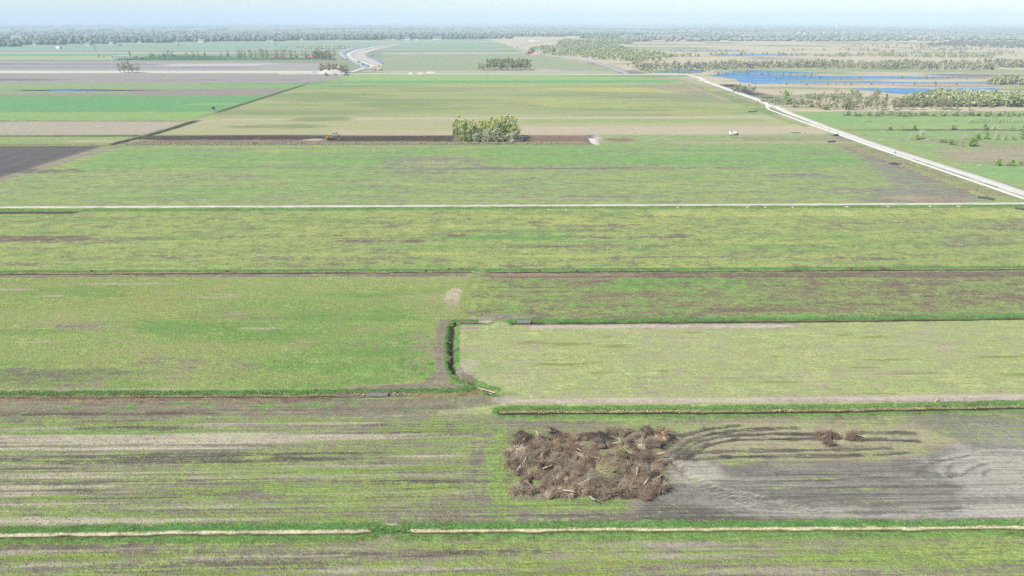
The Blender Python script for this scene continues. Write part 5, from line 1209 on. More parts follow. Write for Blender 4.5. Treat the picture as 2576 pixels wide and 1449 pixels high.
tufts('bank_grass', [a, b], .2, 700, .22, G_LUSH, 'dense green reed bridging the gap in the nearest ditch', 1, -1.0, 1.3)
# rough tussocks in the lush meadow and beside the white road
def tussocks(name, pts, n, r, h, mat, label, thr=.5):
    P = pts; xs = [p[0] for p in P]; ys = [p[1] for p in P]; out = []
    while len(out) < n:
        x = rp.uniform(min(xs), max(xs), 3000); y = rp.uniform(min(ys), max(ys), 3000); k = (poly_sd(x, y, P) > 0) & (fbm(x/9, y/9, 14, 3) > thr)
        for p in zip(x[k], y[k]): out.append((p[0], p[1], .0, r*rp.uniform(.6, 1.4), h*rp.uniform(.5, 1.3), rp.uniform(0, 6)))
    prot = FARP
    o = joined(name, prot, out[:n], mat, label, 'grass'); return o
tussocks('roadside_tussocks', [(234,470),(243,472),(244,322),(236,322)], 800, .5, .35, G_RUST, 'ragged dead tussocks on the verge of the white road', .45)
tussocks('roadside_tussocks', [(236,470),(246,472),(246,322),(238,322)], 900, .5, .3, G_VERGE, 'green tussocks on the verge of the white road', .5)
tussocks('peat_rough', [(-260,488),(60,488),(60,479),(-260,479)], 2600, .7, .4, G_RUST, 'brownish rough grass along the front of the peat strip', .36)
tussocks('field_weeds', spots((-40,1325),(-40,1055),(1280,1050),(1300,1320)), 2600, .13, .08, G_DOME, 'small green weeds scattered over the fallow field', .3)
tussocks('field_weeds', spots((-60,1449),(-60,1362),(2640,1345),(2640,1449)), 2200, .12, .08, G_DOME, 'small green weeds scattered over the nearest field', .3)

# ------------------------------------------------------------------ pipes, posts, planks
M_BLACKPIPE = simple_mat('black_corrugated_plastic', (.022,.026,.034), .45, 0, .2, 3)
M_GREYPIPE = simple_mat('weathered_grey_culvert', S(150,144,138), .9, 0, .35, 2)
M_WHITE = simple_mat('white_paint', (.62,.62,.60), .45, 0, .1, 2)
def pipe(xy, l, az, r, mat, label, z=None, name='drain_pipe', group=None, ridges=None):
    n = ridges or int(l/.42); mb = MB(); path = []; rad = []
    for k in range(n):
        t0 = -l/2+l*k/n
        for f, q in ((0, .93), (.2, 1.0), (.65, 1.0), (.85, .93)): path.append((t0+f*l/n, 0, 0)); rad.append(r*q)
    path.append((l/2, 0, 0)); rad.append(r*.93)
    mb.tube(path, rad, 14, cap=False); mb.tube([(l/2-.001, 0, 0), (-l/2+.001, 0, 0)], r*.8, 14, cap=False)
    for x in (-l/2, l/2):                                   # rims
        vs = [(x, q*math.cos(2*math.pi*k/14), q*math.sin(2*math.pi*k/14)) for q in (r*.93, r*.8) for k in range(14)]
        mb.add(vs, [(k, (k+1) % 14, 14+(k+1) % 14, 14+k) for k in range(14)])
    o = mb.build(name, mat); o.location = (xy[0], xy[1], r*.95 if z is None else z); o.rotation_euler = (0, 0, az); return tag(o, label, 'pipe', group)
def bundle(uv, l, az, r, labels, gap=2.0):
    c = spot(*uv); nx, ny = -math.sin(az), math.cos(az)
    for k, lb in enumerate(labels): d = (k-(len(labels)-1)/2)*r*gap; pipe((c[0]+nx*d+rp.uniform(-.3, .3)*math.cos(az), c[1]+ny*d), l, az, r, M_BLACKPIPE, lb)
bundle((2481,500), 6.6, -.75, .36, ['front pipe of the three black drain pipes beside the sand track', 'middle pipe of the three black drain pipes beside the sand track', 'rear pipe of the three black drain pipes beside the sand track'], 2.3)
bundle((2576,528), 6.6, -.75, .36, ['nearer black drain pipe cut by the right picture edge', 'farther black drain pipe cut by the right picture edge'], 2.4)
bundle((2248,414), 6.0, -1.1, .38, ['left one of the two black pipes beside the roadside rubble']); bundle((2256,412.5), 6.0, -1.1, .38, ['right one of the two black pipes beside the roadside rubble'])
bundle((2092,357.5), 6.0, .35, .4, ['front black pipe at the corner of the green meadow', 'rear black pipe at the corner of the green meadow'], 2.1)
bundle((2003,335), 7.0, 0, .32, ['long black pipe in the bare strip left of the black car']); bundle((2026,335.2), .5, 0, .3, ['short black pipe end lying between long pipe and car'])
bundle((1893,282), 7.2, .0, .5, ['black pipe at the road verge near the first chicane']); bundle((1903,280), 5.5, 1.1, .5, ['second black pipe lying across the verge near the first chicane'])
c = spot(1318,811); pipe((c[0], c[1]+.2), 3.9, .01, .62, M_GREYPIPE, 'grey weathered culvert pipe lying in the ditch behind the pale meadow', -.12, 'culvert_pipe')
c = spot(950,990); pipe((c[0], c[1]), 4.8, .02, .55, M_GREYPIPE, 'half-buried grey culvert in the left ditch', -.5, 'culvert_pipe')
for u, v, lb in ((2220,332.5,'white culvert end at the pasture ditch behind the car'),(2339,351.3-.2,'white culvert end by the broken dead birch'),(2465,417.5,'white culvert end at the near pasture ditch'),(2329.5+2,352,'small pale culvert end left of the brown ditch')):
    if '2329' in str(u): continue
    c = spot(u, v) if '2339' not in str(u) else spot(2217*.0+2215, 352); o = empty('culvert_end', (c[0], c[1], 0), 0)
    MB().box((0, 0, .25), (1.5, .3, .9)).build('headwall', M_WHITE, o, .04); MB().tube([(-.1, -.4, .1), (-.1, .5, .1)], .36, 12).build('pipe_mouth', M_BLACKPIPE, o); tag(o, lb, 'culvert')
log(spot(1244,989), 4.6, 2.66, .11, M_PEELED, 'long white pole lying across the ditch corner', .12, .02, 'pole', 'pole'); log(spot(1207,983), 1.8, .5, .09, M_PEELED, 'short white pole beside the long pole at the ditch corner', .1, .0, 'pole', 'pole')
M_YELLOW = simple_mat('yellow_paint', S(240,214,110), .5, 0, .15, 3)
c = spot(2351,1012); o = empty('marker_post', (c[0], c[1], 0), 0); MB().tube([(0,0,-.1),(.5,.1,1.0)], .11, 8).build('post', M_YELLOW, o); MB().box((.52,.1,1.02), (.5,.3,.12), Matrix.Rotation(.35, 3, 'Y')).build('marker_plate', M_YELLOW, o, .02); tag(o, 'leaning yellow marker post on the bank of the long ditch', 'post')
M_GREYSAND = simple_mat('grey_sand', S(196,192,188), .95, 0, .2, 2, .1)
def sand_heap(uv, rx, ry, h, label, mat, rough=.25, name='sand_heap', seed=1):
    r = np.random.RandomState(seed); c = spot(*uv); N = 22; V = []; F = []
    for j in range(N+1):
        for i in range(N+1):
            x, y = i/N*2-1, j/N*2-1; q = math.hypot(x, y); z = h*max(-.05, 1-q)**.9 if q < 1 else -.12
            z = (h*(1-q)**.85*(1+rough*(fbm(np.array([x*3+seed]), np.array([y*3]), seed, 3)[0]-.5)*2)) if q < 1 else -.15
            V.append((c[0]+x*rx, c[1]+y*ry, z))
    for j in range(N):
        for i in range(N): F.append((j*(N+1)+i, j*(N+1)+i+1, (j+1)*(N+1)+i+1, (j+1)*(N+1)+i))
    return tag(link_mesh(name, np_mesh(name, np.array(V), np.array(F), True), mat), label, 'heap')
sand_heap((1497,356), 3.5, 15, 2.2, 'pale spoil bank beside the little water channel right of the grove', M_SOILROAD, .5, 'spoil_heap', 3)
for u, v, rx, lb in ((833,183.5,22,'white sand heap under the clump of trees, left cone'),(848,183,16,'white sand heap under the clump of trees, right cone'),(858,178,14,'small pale heap behind the clump of trees')): sand_heap((u, v), rx, 26, 9, lb, M_SAND, .3, 'sand_heap', int(u))
for u, v, rx, h, lb in ((1035,186,7,2.6,'left small sand heap in front of the far road'),(1060,186,9,3,'right small sand heap in front of the far road'),(1085,183,9,2.5,'grey heap on the strip behind the small sand heaps'),(1345,88.5,55,10,'long white sand depot in the far middle, left part'),(1375,89,75,9,'long white sand depot in the far middle, right part'),(1345,103,26,7,'pink sand heap at the bend of the far grey road')): sand_heap((u, v), rx, rx*1.2 if v > 120 else 150, h, lb, M_SAND, .4, 'sand_heap', int(u))
for i, (u, v) in enumerate(((1285,527),(1382,527.5),(1424,527),(1705,521.5),(1880,521),(1925,521),(2235,519),(2340,518.5),(2412,518.5),(1995,521),(2130,520))):
    sand_heap((u, v), rp.uniform(.5, 1.0), .8, .22, 'spilled pale sand clod on the verge below the sand track', M_SOILROAD, .9, 'sand_clod', i)['group'] = 'sand clods below the track'
for i, (u, v) in enumerate(((230,682),(1130,677),(1160,678),(1355,680),(1450,680),(1680,678),(1790,676),(2140,675.5),(570,683),(1070,681))):
    o = clump(spot(u, v), .42, 'little heap of brown roots lifted onto the bank of the middle ditch', 'root heaps on the middle ditch', zs=.8, name='root_heap', cat='heap')
o = clump(spot(2217,675), .8, 'round brown root ball on the bank of the middle ditch at the right', zs=.9, name='root_ball', cat='root ball')
for i, (u, v) in enumerate(((1180,361),(1195,361.5),(1215,360.5),(1228,361),(1255,362),(1275,361),(1290,360.5),(1325,361),(640,362),(505,362),(760,361),(890,361),(1010,360),(1060,361))):
    clump(spot(u, v), 1.0, 'pale stump dumped along the front edge of the peat strip', 'stumps along the peat strip', tw=M_PEELED if i % 2 else M_TWIG, zs=.6, name='stump', cat='stump')

# ------------------------------------------------------------------ excavator
M_EXC = simple_mat('excavator_yellow', S(250,176,60), .5, 0, .15, 2)
M_DARK = simple_mat('dark_steel', (.03,.032,.036), .55, .2, .3, 3)
M_STEEL = simple_mat('grey_arm_steel', S(150,158,166), .5, .2, .2, 3)
M_GLASS = simple_mat('dark_glass', (.02,.025,.03), .08, 0, .1, 1)
def excavator(xy, rz, label):
    o = empty('excavator', (xy[0], xy[1], 0), rz)
    for s in (-1, 1):
        tr = MB(); P = [(-1.9,.15),(-2.15,.45),(-1.9,.85),(1.9,.85),(2.15,.45),(1.9,.15),(1.5,.0),(-1.5,.0)]; tr.prism(P, s*1.25-.3, s*1.25+.3); t = tr.build('track', M_DARK, o, .05)
        for x in (-1.7, -.85, 0, .85, 1.7): MB().wheel((x, s*1.25-s*.31, .42), .28, .12, 10).build('road_wheel', M_STEEL, t)
    MB().box((0,0,.75), (1.8,2.0,.5)).tube([(0,0,.9),(0,0,1.15)], .7, 14).build('undercarriage', M_DARK, o, .04)
    house = MB(); house.prism([(-2.3,1.15),(1.1,1.15),(1.2,1.75),(.6,2.15),(-1.9,2.25),(-2.35,2.0)], -1.3, 1.3); h = house.build('engine_house', M_EXC, o, .08)
    MB().box((-1.2,0,2.3), (1.0,1.6,.16)).build('engine_cover', M_DARK, h, .03); MB().tube([(-.5,-.8,2.2),(-.5,-.8,2.75)], .08, 8).build('exhaust', M_DARK, h)
    MB().prism([(-2.7,1.2),(-2.3,1.15),(-2.35,2.05),(-2.7,1.85)], -1.25, 1.25).build('counterweight', M_EXC, o, .08)
    cb = MB(); cb.prism([(-.3,1.2),(1.25,1.2),(1.35,1.9),(1.0,2.95),(-.3,2.95)], .35, 1.3); c = cb.build('cab', M_EXC, o, .06)
    MB().prism([(-.15,1.95),(1.2,1.95),(.92,2.8),(-.15,2.8)], .32, 1.33).build('side_window', M_GLASS, c); MB().box((1.14,.82,2.35), (.06,.8,.85), Matrix.Rotation(-.3, 3, 'Y')).build('windscreen', M_GLASS, c)
    MB().box((.4,.82,3.0), (1.5,1.0,.1)).build('cab_roof', M_WHITE, c, .03)
    b = MB(); b.prism([(.8,1.6),(1.2,1.5),(2.6,3.7),(5.0,4.35),(5.1,4.7),(2.4,4.35)], -.55, -.1); bo = b.build('boom', M_STEEL, o, .05)
    MB().tube([(1.2,-.7,1.6),(2.7,-.7,3.6)], .09, 8).build('boom_cylinder', M_WHITE, bo)
    s = MB(); s.prism([(4.7,4.9),(5.2,4.95),(6.3,2.6),(6.1,2.5),(4.8,4.3)], -.5, -.15); st = s.build('dipper_arm', M_STEEL, o, .04)
    MB().tube([(3.4,-.33,4.75),(4.85,-.33,4.95)], .08, 8).build('arm_cylinder', M_WHITE, st)
    k = MB(); k.prism([(6.0,2.7),(6.6,2.6),(6.9,2.0),(6.5,1.5),(5.9,1.6),(6.1,2.1)], -.95, .3); k.build('bucket', M_DARK, o, .04)
    return tag(o, label, 'excavator')
excavator((-123.5,500.5), .35, 'yellow crawler excavator with grey raised arm digging in the dark peat strip')
M_GREEN = simple_mat('green_plastic', S(96,220,130), .5, 0, .1, 2)
c = spot(850,351); o = empty('storage_crate', (c[0]+1, c[1], 0), .2); b = MB(); b.box((0,0,.45), (1.8,1.1,.9)); cb_ = b.build('crate_body', M_GREEN, o, .05)
for x in (-.6, 0, .6): MB().box((x,-.57,.45), (.12,.06,.8)).build('rib', M_GREEN, cb_)
MB().box((0,0,.95), (1.9,1.2,.1)).build('lid', M_GREEN, o, .03); tag(o, 'small bright green crate on the peat beside the excavator', 'crate')

# ------------------------------------------------------------------ car, tank trailer, tractors
M_CAR = simple_mat('black_car_paint', (.012,.013,.016), .22, 0, .05, 1); M_TYRE = simple_mat('tyre_rubber', (.02,.02,.02), .85, 0, .2, 3); M_RIM = simple_mat('alloy_rim', (.5,.5,.52), .35, .6, .05, 1)
M_LAMP = simple_mat('lamp_glass', (.7,.72,.74), .15, 0, .05, 1); M_TAIL = simple_mat('tail_lamp_red', (.4,.02,.02), .25, 0, .05, 1)
def wheels(o, pts, r, w, rim=M_RIM):
    for x, y in pts:
        t = MB().wheel((x, y, r), r, w).build('wheel', M_TYRE, o); MB().wheel((x, y+(.02 if y > 0 else -.02), r), r*.58, w*.98, 12).build('rim', rim, t)
def car(xy, rz, label):
    o = empty('parked_car', (xy[0], xy[1], .02), rz)
    b = MB(); b.prism([(-2.15,.35),(2.15,.35),(2.2,.62),(1.95,.82),(.95,.95),(-1.7,1.0),(-2.15,.9)], -.88, .88); b.build('body', M_CAR, o, .1)
    c = MB(); c.prism([(-1.95,.96),(1.05,.93),(.35,1.42),(-1.5,1.46)], -.78, .78); cb = c.build('cabin', M_GLASS, o, .06)
    MB().prism([(-1.5,1.44),(.35,1.41),(.3,1.47),(-1.45,1.5)], -.72, .72).build('roof', M_CAR, cb, .02)
    MB().box((.72,0,1.2), (.05,1.3,.6), Matrix.Rotation(-.95, 3, 'Y')).build('windscreen', M_LAMP, cb)
    wheels(o, [(1.35,.8),(1.35,-.8),(-1.35,.8),(-1.35,-.8)], .33, .22)
    for s in (-1, 1):
        MB().box((2.12,s*.6,.72), (.1,.4,.14)).build('headlight', M_LAMP, o, .02); MB().box((-2.13,s*.65,.82), (.08,.32,.18)).build('tail_light', M_TAIL, o, .02); MB().box((.75,s*.93,1.0), (.18,.16,.12)).build('wing_mirror', M_CAR, o, .02)
    return tag(o, label, 'car')
car(spot(2102,342), math.radians(150), 'black estate car parked on the verge of the white road')
def tank_trailer(xy, rz, label):
    o = empty('tank_trailer', (xy[0], xy[1], 0), rz)
    MB().box((-1.9,0,1.75), (2.8,2.3,2.3)).build('box_body', M_WHITE, o, .15)
    t = MB(); t.tube([(-.5,0,1.5),(-.3,0,1.5),(1.9,0,1.5),(2.2,0,1.5)], [.8,1.05,1.05,.75], 16); t.build('tank', M_WHITE, o, 0, True)
    MB().tube([(.8,0,2.4),(.8,0,2.75)], .3, 10).build('tank_lid', M_WHITE, o); MB().box((-2.2,0,3.0), (1.3,1.2,.22)).build('roof_hatch', M_DARK, o, .03)
    MB().box((0,0,.5), (5.6,1.6,.2)).tube([(2.6,-.6,.55),(4.0,0,.5)], .08, 6).tube([(2.6,.6,.55),(4.0,0,.5)], .08, 6).build('chassis', M_DARK, o); wheels(o, [(-1.6,.95),(-1.6,-.95),(-.7,.95),(-.7,-.95)], .42, .3, M_WHITE)
    MB().tube([(3.7,0,0),(3.7,0,.9)], .07, 6).build('jockey_leg', M_DARK, o); MB().box((3.0,0,.95), (.7,.7,.7)).build('pump', M_DARK, o, .05)
    return tag(o, label, 'trailer')
tank_trailer((spot(1846,340)[0], spot(1846,340)[1]), .12, 'white tank trailer standing alone at the sandy strip')
def tractor(xy, rz, col, label, imp=False):
    o = empty('tractor', (xy[0], xy[1], 0), rz, 1.5)
    MB().prism([(.2,.8),(2.6,.8),(2.7,1.3),(2.5,1.55),(.2,1.7)], -.45, .45).build('bonnet', col, o, .06); MB().box((-.4,0,1.0), (1.6,.7,.6)).build('gearbox', M_DARK, o, .04)
    c = MB(); c.prism([(-1.0,1.2),(.35,1.2),(.3,2.65),(-.9,2.65)], -.75, .75); cb = c.build('cab', M_GLASS, o, .05); MB().box((-.3,0,2.72), (1.5,1.6,.16)).build('cab_roof', col, cb, .04)
    for s in (-1, 1): MB().prism([(-1.5,1.3),(-.9,1.75),(-.1,1.6),(0,1.4),(-.9,1.5)], s*.75-.02, s*.75+s*.5).build('mudguard', col, o)
    wheels(o, [(-.75,1.0),(-.75,-1.0)], .85, .55, M_WHITE); wheels(o, [(1.9,.85),(1.9,-.85)], .55, .4, M_WHITE); MB().tube([(1.2,.25,1.6),(1.2,.25,2.5)], .05, 6).build('exhaust', M_DARK, o)
    if imp: MB().box((-2.4,0,.9), (1.2,2.6,.9), None, .8).build('implement', M_DARK, o, .04)
    return tag(o, label, 'tractor')
M_RED = simple_mat('red_paint', S(196,46,66), .45, 0, .1, 2); M_BLUE = simple_mat('blue_paint', S(40,96,200), .45, 0, .1, 2); M_ORANGE = simple_mat('orange_paint', S(250,150,50), .5, 0, .1, 2)
tractor(spot(821,190.5), -.6, M_RED, 'red tractor at the edge of the violet-grey field by the sand heap', True); tractor(spot(871,190), 2.8, M_BLUE, 'blue tractor at the end of the violet-grey field', True)
c = spot(845,190); o = empty('field_sprayer', (c[0], c[1], 0), .4, 1.4); MB().box((0,0,1.1), (2.2,1.4,1.2), None, .85).build('tank', M_DARK, o, .1); wheels(o, [(0,.9),(0,-.9)], .7, .35, M_WHITE); MB().box((-1.6,0,2.6), (.25,.6,3.0)).build('folded_boom', M_DARK, o); MB().box((1.7,0,.6), (1.2,.2,.2)).build('drawbar', M_DARK, o); tag(o, 'dark field sprayer standing between the two tractors', 'sprayer')
c = spot(850,190.6); o = empty('bulk_bag', (c[0]+4, c[1]-3, 0), .2, 1.6); MB().box((0,0,.6), (1.1,1.1,1.2), None, .92).build('sack', M_WHITE, o, .15); MB().tube([(-.5,-.5,1.2),(-.3,-.3,1.5),(.3,.3,1.5),(.5,.5,1.2)], .05, 5).build('lifting_loop', M_WHITE, o); tag(o, 'white bulk bag beside the field sprayer', 'bag')
c = spot(771,209.6); o = empty('barrel', (c[0], c[1], 0), 0, 1.7); MB().tube([(0,0,0),(0,0,.3),(0,0,.32),(0,0,.85),(0,0,.87),(0,0,1.2)], [.5,.5,.54,.54,.5,.5], 14).build('drum', M_ORANGE, o); MB().tube([(0,0,1.2),(0,0,1.28)], .44, 14).build('lid', M_WHITE, o); tag(o, 'orange barrel at the corner of the green crop strip', 'barrel')
c = spot(913,165.5); tractor((c[0], c[1]), -1.2, M_BLUE, 'small blue tractor driving on the winding grey road')

# ------------------------------------------------------------------ hunting hide
M_SLATE = simple_mat('blue_grey_boards', S(110,124,138), .8, 0, .25, 3); M_DGREEN = simple_mat('dark_green_boards', S(44,66,56), .8, 0, .25, 3)
c = spot(538,283); o = empty('hunting_hide', (c[0], c[1], 0), .25, 1.15)
for x in (-.8, .8):
    for y in (-.8, .8): MB().tube([(x*1.5,y*1.5,-.2),(x,y,2.4)], .09, 6).build('leg', M_PEELED, o)
b = MB().box((0,0,3.3), (2.0,2.0,1.9)).build('cabin', M_SLATE, o, .03); MB().box((1.01,0,3.3), (.04,1.9,1.8)).build('side_boards', M_DGREEN, b)
MB().box((0,-1.01,3.7), (1.3,.04,.5)).build('window_slit', M_DARK, b); MB().prism([(-1.2,4.3),(1.2,4.2),(1.2,4.32),(-1.2,4.45)], -1.2, 1.2).build('roof', M_DGREEN, o, .02)
ld = MB(); ld.tube([(-1.9,-.9,0),(-.7,-1.05,2.6)], .06, 5); ld.tube([(-1.6,-1.5,0),(-.3,-1.1,2.6)], .06, 5)
for k in range(7): t = (k+.5)/7; ld.tube([(-1.9+1.2*t,-.9-.15*t,2.6*t),(-1.6+1.3*t,-1.5+.4*t,2.6*t)], .04, 5)
ld.build('ladder', M_PEELED, o); tag(o, 'blue-grey raised hunting hide on pale legs at the ditch line', 'hide')

# ------------------------------------------------------------------ cyclist
M_SKIN = simple_mat('skin', S(206,160,136), .6, 0, .1, 4); M_CLOTH = simple_mat('blue_grey_jacket', S(96,110,136), .85, 0, .2, 6); M_TROUS = simple_mat('dark_trousers', S(54,56,66), .85, 0, .2, 6); M_HAIR = simple_mat('dark_hair', S(60,48,40), .8, 0, .2, 6)
def cyclist(xy, rz):
    o = empty('bicycle', (xy[0], xy[1], .2), rz)
    for x in (-.53, .53):
        n = 18; mb = MB(); mb.tube([(x+.33*math.cos(2*math.pi*k/n), 0, .35+.33*math.sin(2*math.pi*k/n)) for k in range(n+1)], .02, 5, False); w = mb.build('wheel', M_TYRE, o)
        sp = MB(); [sp.tube([(x,0,.35),(x+.32*math.cos(a),0,.35+.32*math.sin(a))], .006, 3) for a in np.linspace(0, 6.28, 9)[:-1]]; sp.build('spokes', M_RIM, w)
    MB().tube([(-.53,0,.35),(-.12,0,.32),(-.25,0,.85),(-.53,0,.35)], .018, 5).tube([(-.12,0,.32),(.4,0,.82),(-.22,0,.78)], .018, 5).tube([(.53,0,.35),(.4,0,.98)], .018, 5).build('frame', M_CAR, o)
    MB().tube([(.28,-.28,1.02),(.42,0,1.0),(.28,.28,1.02)], .015, 5).build('handlebar', M_RIM, o); MB().box((-.27,0,.92), (.26,.16,.07), None, .7).build('saddle', M_TYRE, o, .02); MB().box((-.12,0,.31), (.1,.34,.05)).build('crank', M_RIM, o); tag(o, 'bicycle ridden along the white cycle path', 'bicycle')
    p = empty('person', (xy[0], xy[1], .2), rz)
    V = [(-.27,0,.98),(-.2,0,1.2),(-.08,0,1.42),(-.02,0,1.52),(.0,0,1.6),(.03,0,1.72), (-.06,.19,1.43),(.1,.24,1.2),(.27,.26,1.06),(-.06,-.19,1.43),(.1,-.24,1.2),(.27,-.26,1.06), (-.22,.1,.95),(.12,.11,.86),(-.02,.12,.48),(.1,.13,.36),(-.22,-.1,.95),(.02,-.11,.7),(-.22,-.12,.3),(-.1,-.13,.2)]
    E = [(0,1),(1,2),(2,3),(3,4),(4,5),(2,6),(6,7),(7,8),(2,9),(9,10),(10,11),(0,12),(12,13),(13,14),(14,15),(0,16),(16,17),(17,18),(18,19)]
    R = [.15,.15,.15,.07,.065,.1,.075,.055,.04,.075,.055,.04,.1,.07,.05,.045,.1,.07,.05,.045]
    me = bpy.data.meshes.new('body'); me.from_pydata(V, E, []); me.update(); b = link_mesh('body', me, M_CLOTH, p)
    b.modifiers.new('Skin', 'SKIN'); b.modifiers.new('Subsurf', 'SUBSURF').levels = 1
    for i, r in enumerate(R): me.skin_vertices[0].data[i].radius = (r, r)
    me.skin_vertices[0].data[0].use_root = True
    hd = MB(); hd.tube([(.03,0,1.6),(.03,0,1.66),(.03,0,1.74),(.025,0,1.82),(.02,0,1.86)], [.05,.095,.11,.09,.03], 10); f = hd.build('head', M_SKIN, p, 0, True)
    MB().tube([(.13,0,1.74),(.16,0,1.71)], .018, 5).build('nose', M_SKIN, f); MB().tube([(-.02,0,1.68),(-.01,0,1.78),(.01,0,1.86),(.02,0,1.885)], [.09,.118,.1,.03], 10).build('hair', M_HAIR, f, 0, True)
    for s, kn, an in ((1,(.12,.11,.86),(-.02,.12,.48)),(-1,(.02,-.11,.7),(-.22,-.12,.3))):
        MB().tube([(-.24,s*.1,.95),kn,an], [.12,.085,.065], 8).build('trouser_leg', M_TROUS, p, 0, True); MB().box((an[0]+.08,an[1],an[2]-.1), (.26,.09,.09)).build('shoe', M_CAR, p, .02)
        for k in range(4): MB().tube([(.27,s*(.24+.018*k),1.06),(.33,s*(.24+.018*k),1.05),(.33,s*(.24+.018*k),1.01)], .011, 4).build('finger', M_SKIN, p)
        MB().tube([(.27,s*.225,1.06),(.31,s*.2,1.03)], .013, 4).build('thumb', M_SKIN, p)
    tag(p, 'person in a blue-grey jacket cycling on the white path', 'person')
cyclist((253.2,436.5), math.pi/2)
cyclist2 = spot(1752,192.6)
o = copy_tree([q for q in COL.objects if q.name == 'bicycle'][0]); o.location = (*cyclist2, .4); o['label'] = 'bicycle ridden round the far bend of the white road'
o = copy_tree([q for q in COL.objects if q.name == 'person'][0]); o.location = (*cyclist2, .4); o['label'] = 'dark small figure cycling round the far bend of the white road'

# ------------------------------------------------------------------ red screening plant and its small neighbours
c = spot(1332,136.5); o = empty('screening_machine', (c[0], c[1], 0), 0.15)
MB().prism([(-6,2.2),(7,2.2),(8,5.5),(-3,5.0)], -2.2, 2.2).build('hopper', M_RED, o, .2); cv = MB().prism([(-13,.8),(-12.4,.4),(4.5,9.4),(4.0,10.2)], -1.0, 1.0).build('conveyor', M_RED, o, .05); MB().prism([(-4,5.6),(-3.6,5.3),(4.8,10.0),(4.3,10.8)], -.85, .85).build('belt', M_WHITE, cv, .05)
MB().prism([(3.0,2.2),(3.6,2.2),(4.4,9.0),(3.9,9.0)], -1.1, -.8).prism([(3.0,2.2),(3.6,2.2),(4.4,9.0),(3.9,9.0)], .8, 1.1).build('strut', M_RED, o); MB().box((0,0,1.6), (11,2.2,1.0)).build('chassis', M_DARK, o, .1); wheels(o, [(4,1.6),(4,-1.6),(5.6,1.6),(5.6,-1.6),(-4,1.6),(-4,-1.6)], .9, .6); tag(o, 'red screening machine with sloping conveyor at the curve of the grey road', 'machine')
sand_heap((1346,137), 16, 22, 4, 'reddish rubble heap beside the red screening machine', simple_mat('brick_rubble', S(230,170,160), .95, 0, .3, 1, .1), .5, 'rubble_heap', 5)
def container(uv, s, rz, mat, label, name='site_container', cat='container'):
    c = spot(*uv); o = empty(name, (c[0], c[1], 0), rz); b = MB().box((0,0,s[2]/2), s).build('shell', mat, o, .06)
    for k in range(6): MB().box((-s[0]/2+s[0]*(k+.5)/6, -s[1]/2-.02, s[2]/2), (.12,.06,s[2]*.85)).build('rib', mat, b)
    MB().box((s[0]/2+.02, 0, s[2]/2), (.05,s[1]*.85,s[2]*.88)).build('door', mat, o, .02); return tag(o, label, cat)
container((1347,134), (6,3,3), .1, M_WHITE, 'white site container right of the red screening machine'); container((1355,135.5), (2.6,2.4,4), .1, M_WHITE, 'white upright silo box right of the site container')
container((898,163.7), (5,3.5,3), .3, M_WHITE, 'white site hut at the bend of the winding grey road'); container((791,185.2), (6,4,4.5), .3, M_WHITE, 'white tank at the corner of the pale field strip'); container((148,122), (14,8,6), -.3, M_WHITE, 'white barn box alone in the far green field at the left')
container((840,140.5), (6,5,4), .2, M_WHITE, 'pale hut at the road end of the nursery hedgerow'); container((1047,102), (12,8,7), .2, M_WHITE, 'white shed alone on the far grey pasture')

# ------------------------------------------------------------------ far houses
M_WALLW = simple_mat('white_render', (.46,.46,.45), .8, 0, .1, .5); M_WALLB = simple_mat('red_brick', S(190,140,122), .85, 0, .2, .5); M_ROOFG = simple_mat('grey_roof', S(136,140,148), .7, 0, .2, .5); M_ROOFR = simple_mat('red_tiles', S(206,120,104), .8, 0, .2, .5); M_ROOFD = simple_mat('dark_roof', S(96,104,120), .7, 0, .2, .5)
def house(uv, w, d, h, rz, wall, roof, label, group=None, name='house'):
    c = spot(uv[0], uv[1]+(.9 if uv[1] < 125 else 0)); o = empty(name, (c[0], c[1], 0), rz); wl_ = MB(); wl_.prism([(-w/2,0),(w/2,0),(w/2,h),(0,h+w*.42),(-w/2,h)], -d/2, d/2); b = wl_.build('wall', wall, o)
    r = MB()
    for s in (-1, 1): r.add([(s*(w/2+.4),-d/2-.4,h-.25),(0,-d/2-.4,h+w*.42+.2),(0,d/2+.4,h+w*.42+.2),(s*(w/2+.4),d/2+.4,h-.25),(s*(w/2+.4),-d/2-.4,h+.05),(0,-d/2-.4,h+w*.42+.5),(0,d/2+.4,h+w*.42+.5),(s*(w/2+.4),d/2+.4,h+.05)], [(0,1,2,3),(7,6,5,4),(0,4,5,1),(1,5,6,2),(2,6,7,3),(3,7,4,0)])
    rf = r.build('roof', roof, o); MB().box((w*.1,d*.25,h+w*.42+.5), (.8,.8,1.6)).build('chimney', M_WALLB, rf)
    for x in (-.22, .22): MB().box((x*w,-d/2-.03,h*.5), (w*.18,.08,h*.4)).build('window', M_GLASS, b)
    MB().box((0,-d/2-.03,h*.32), (w*.12,.08,h*.62)).build('door', M_DARK, o); return tag(o, label, 'house', group)
HL = [((44,114),10,'left'),((89,112),9,''),((205,111),10,''),((222,113.5),14,''),((245,108),8,''),((282,110),12,''),((302,115.5),8,''),((352,107),9,''),((360,105.5),9,''),((508,105.5),18,''),((588,103),9,''),((667,102),10,''),((675,103),11,''),((684,103.5),9,''),((706,101.5),14,''),((745,99.5),11,''),((760,100.5),14,''),((830,99),12,''),((939,98.5),11,''),((990,100),9,'')]
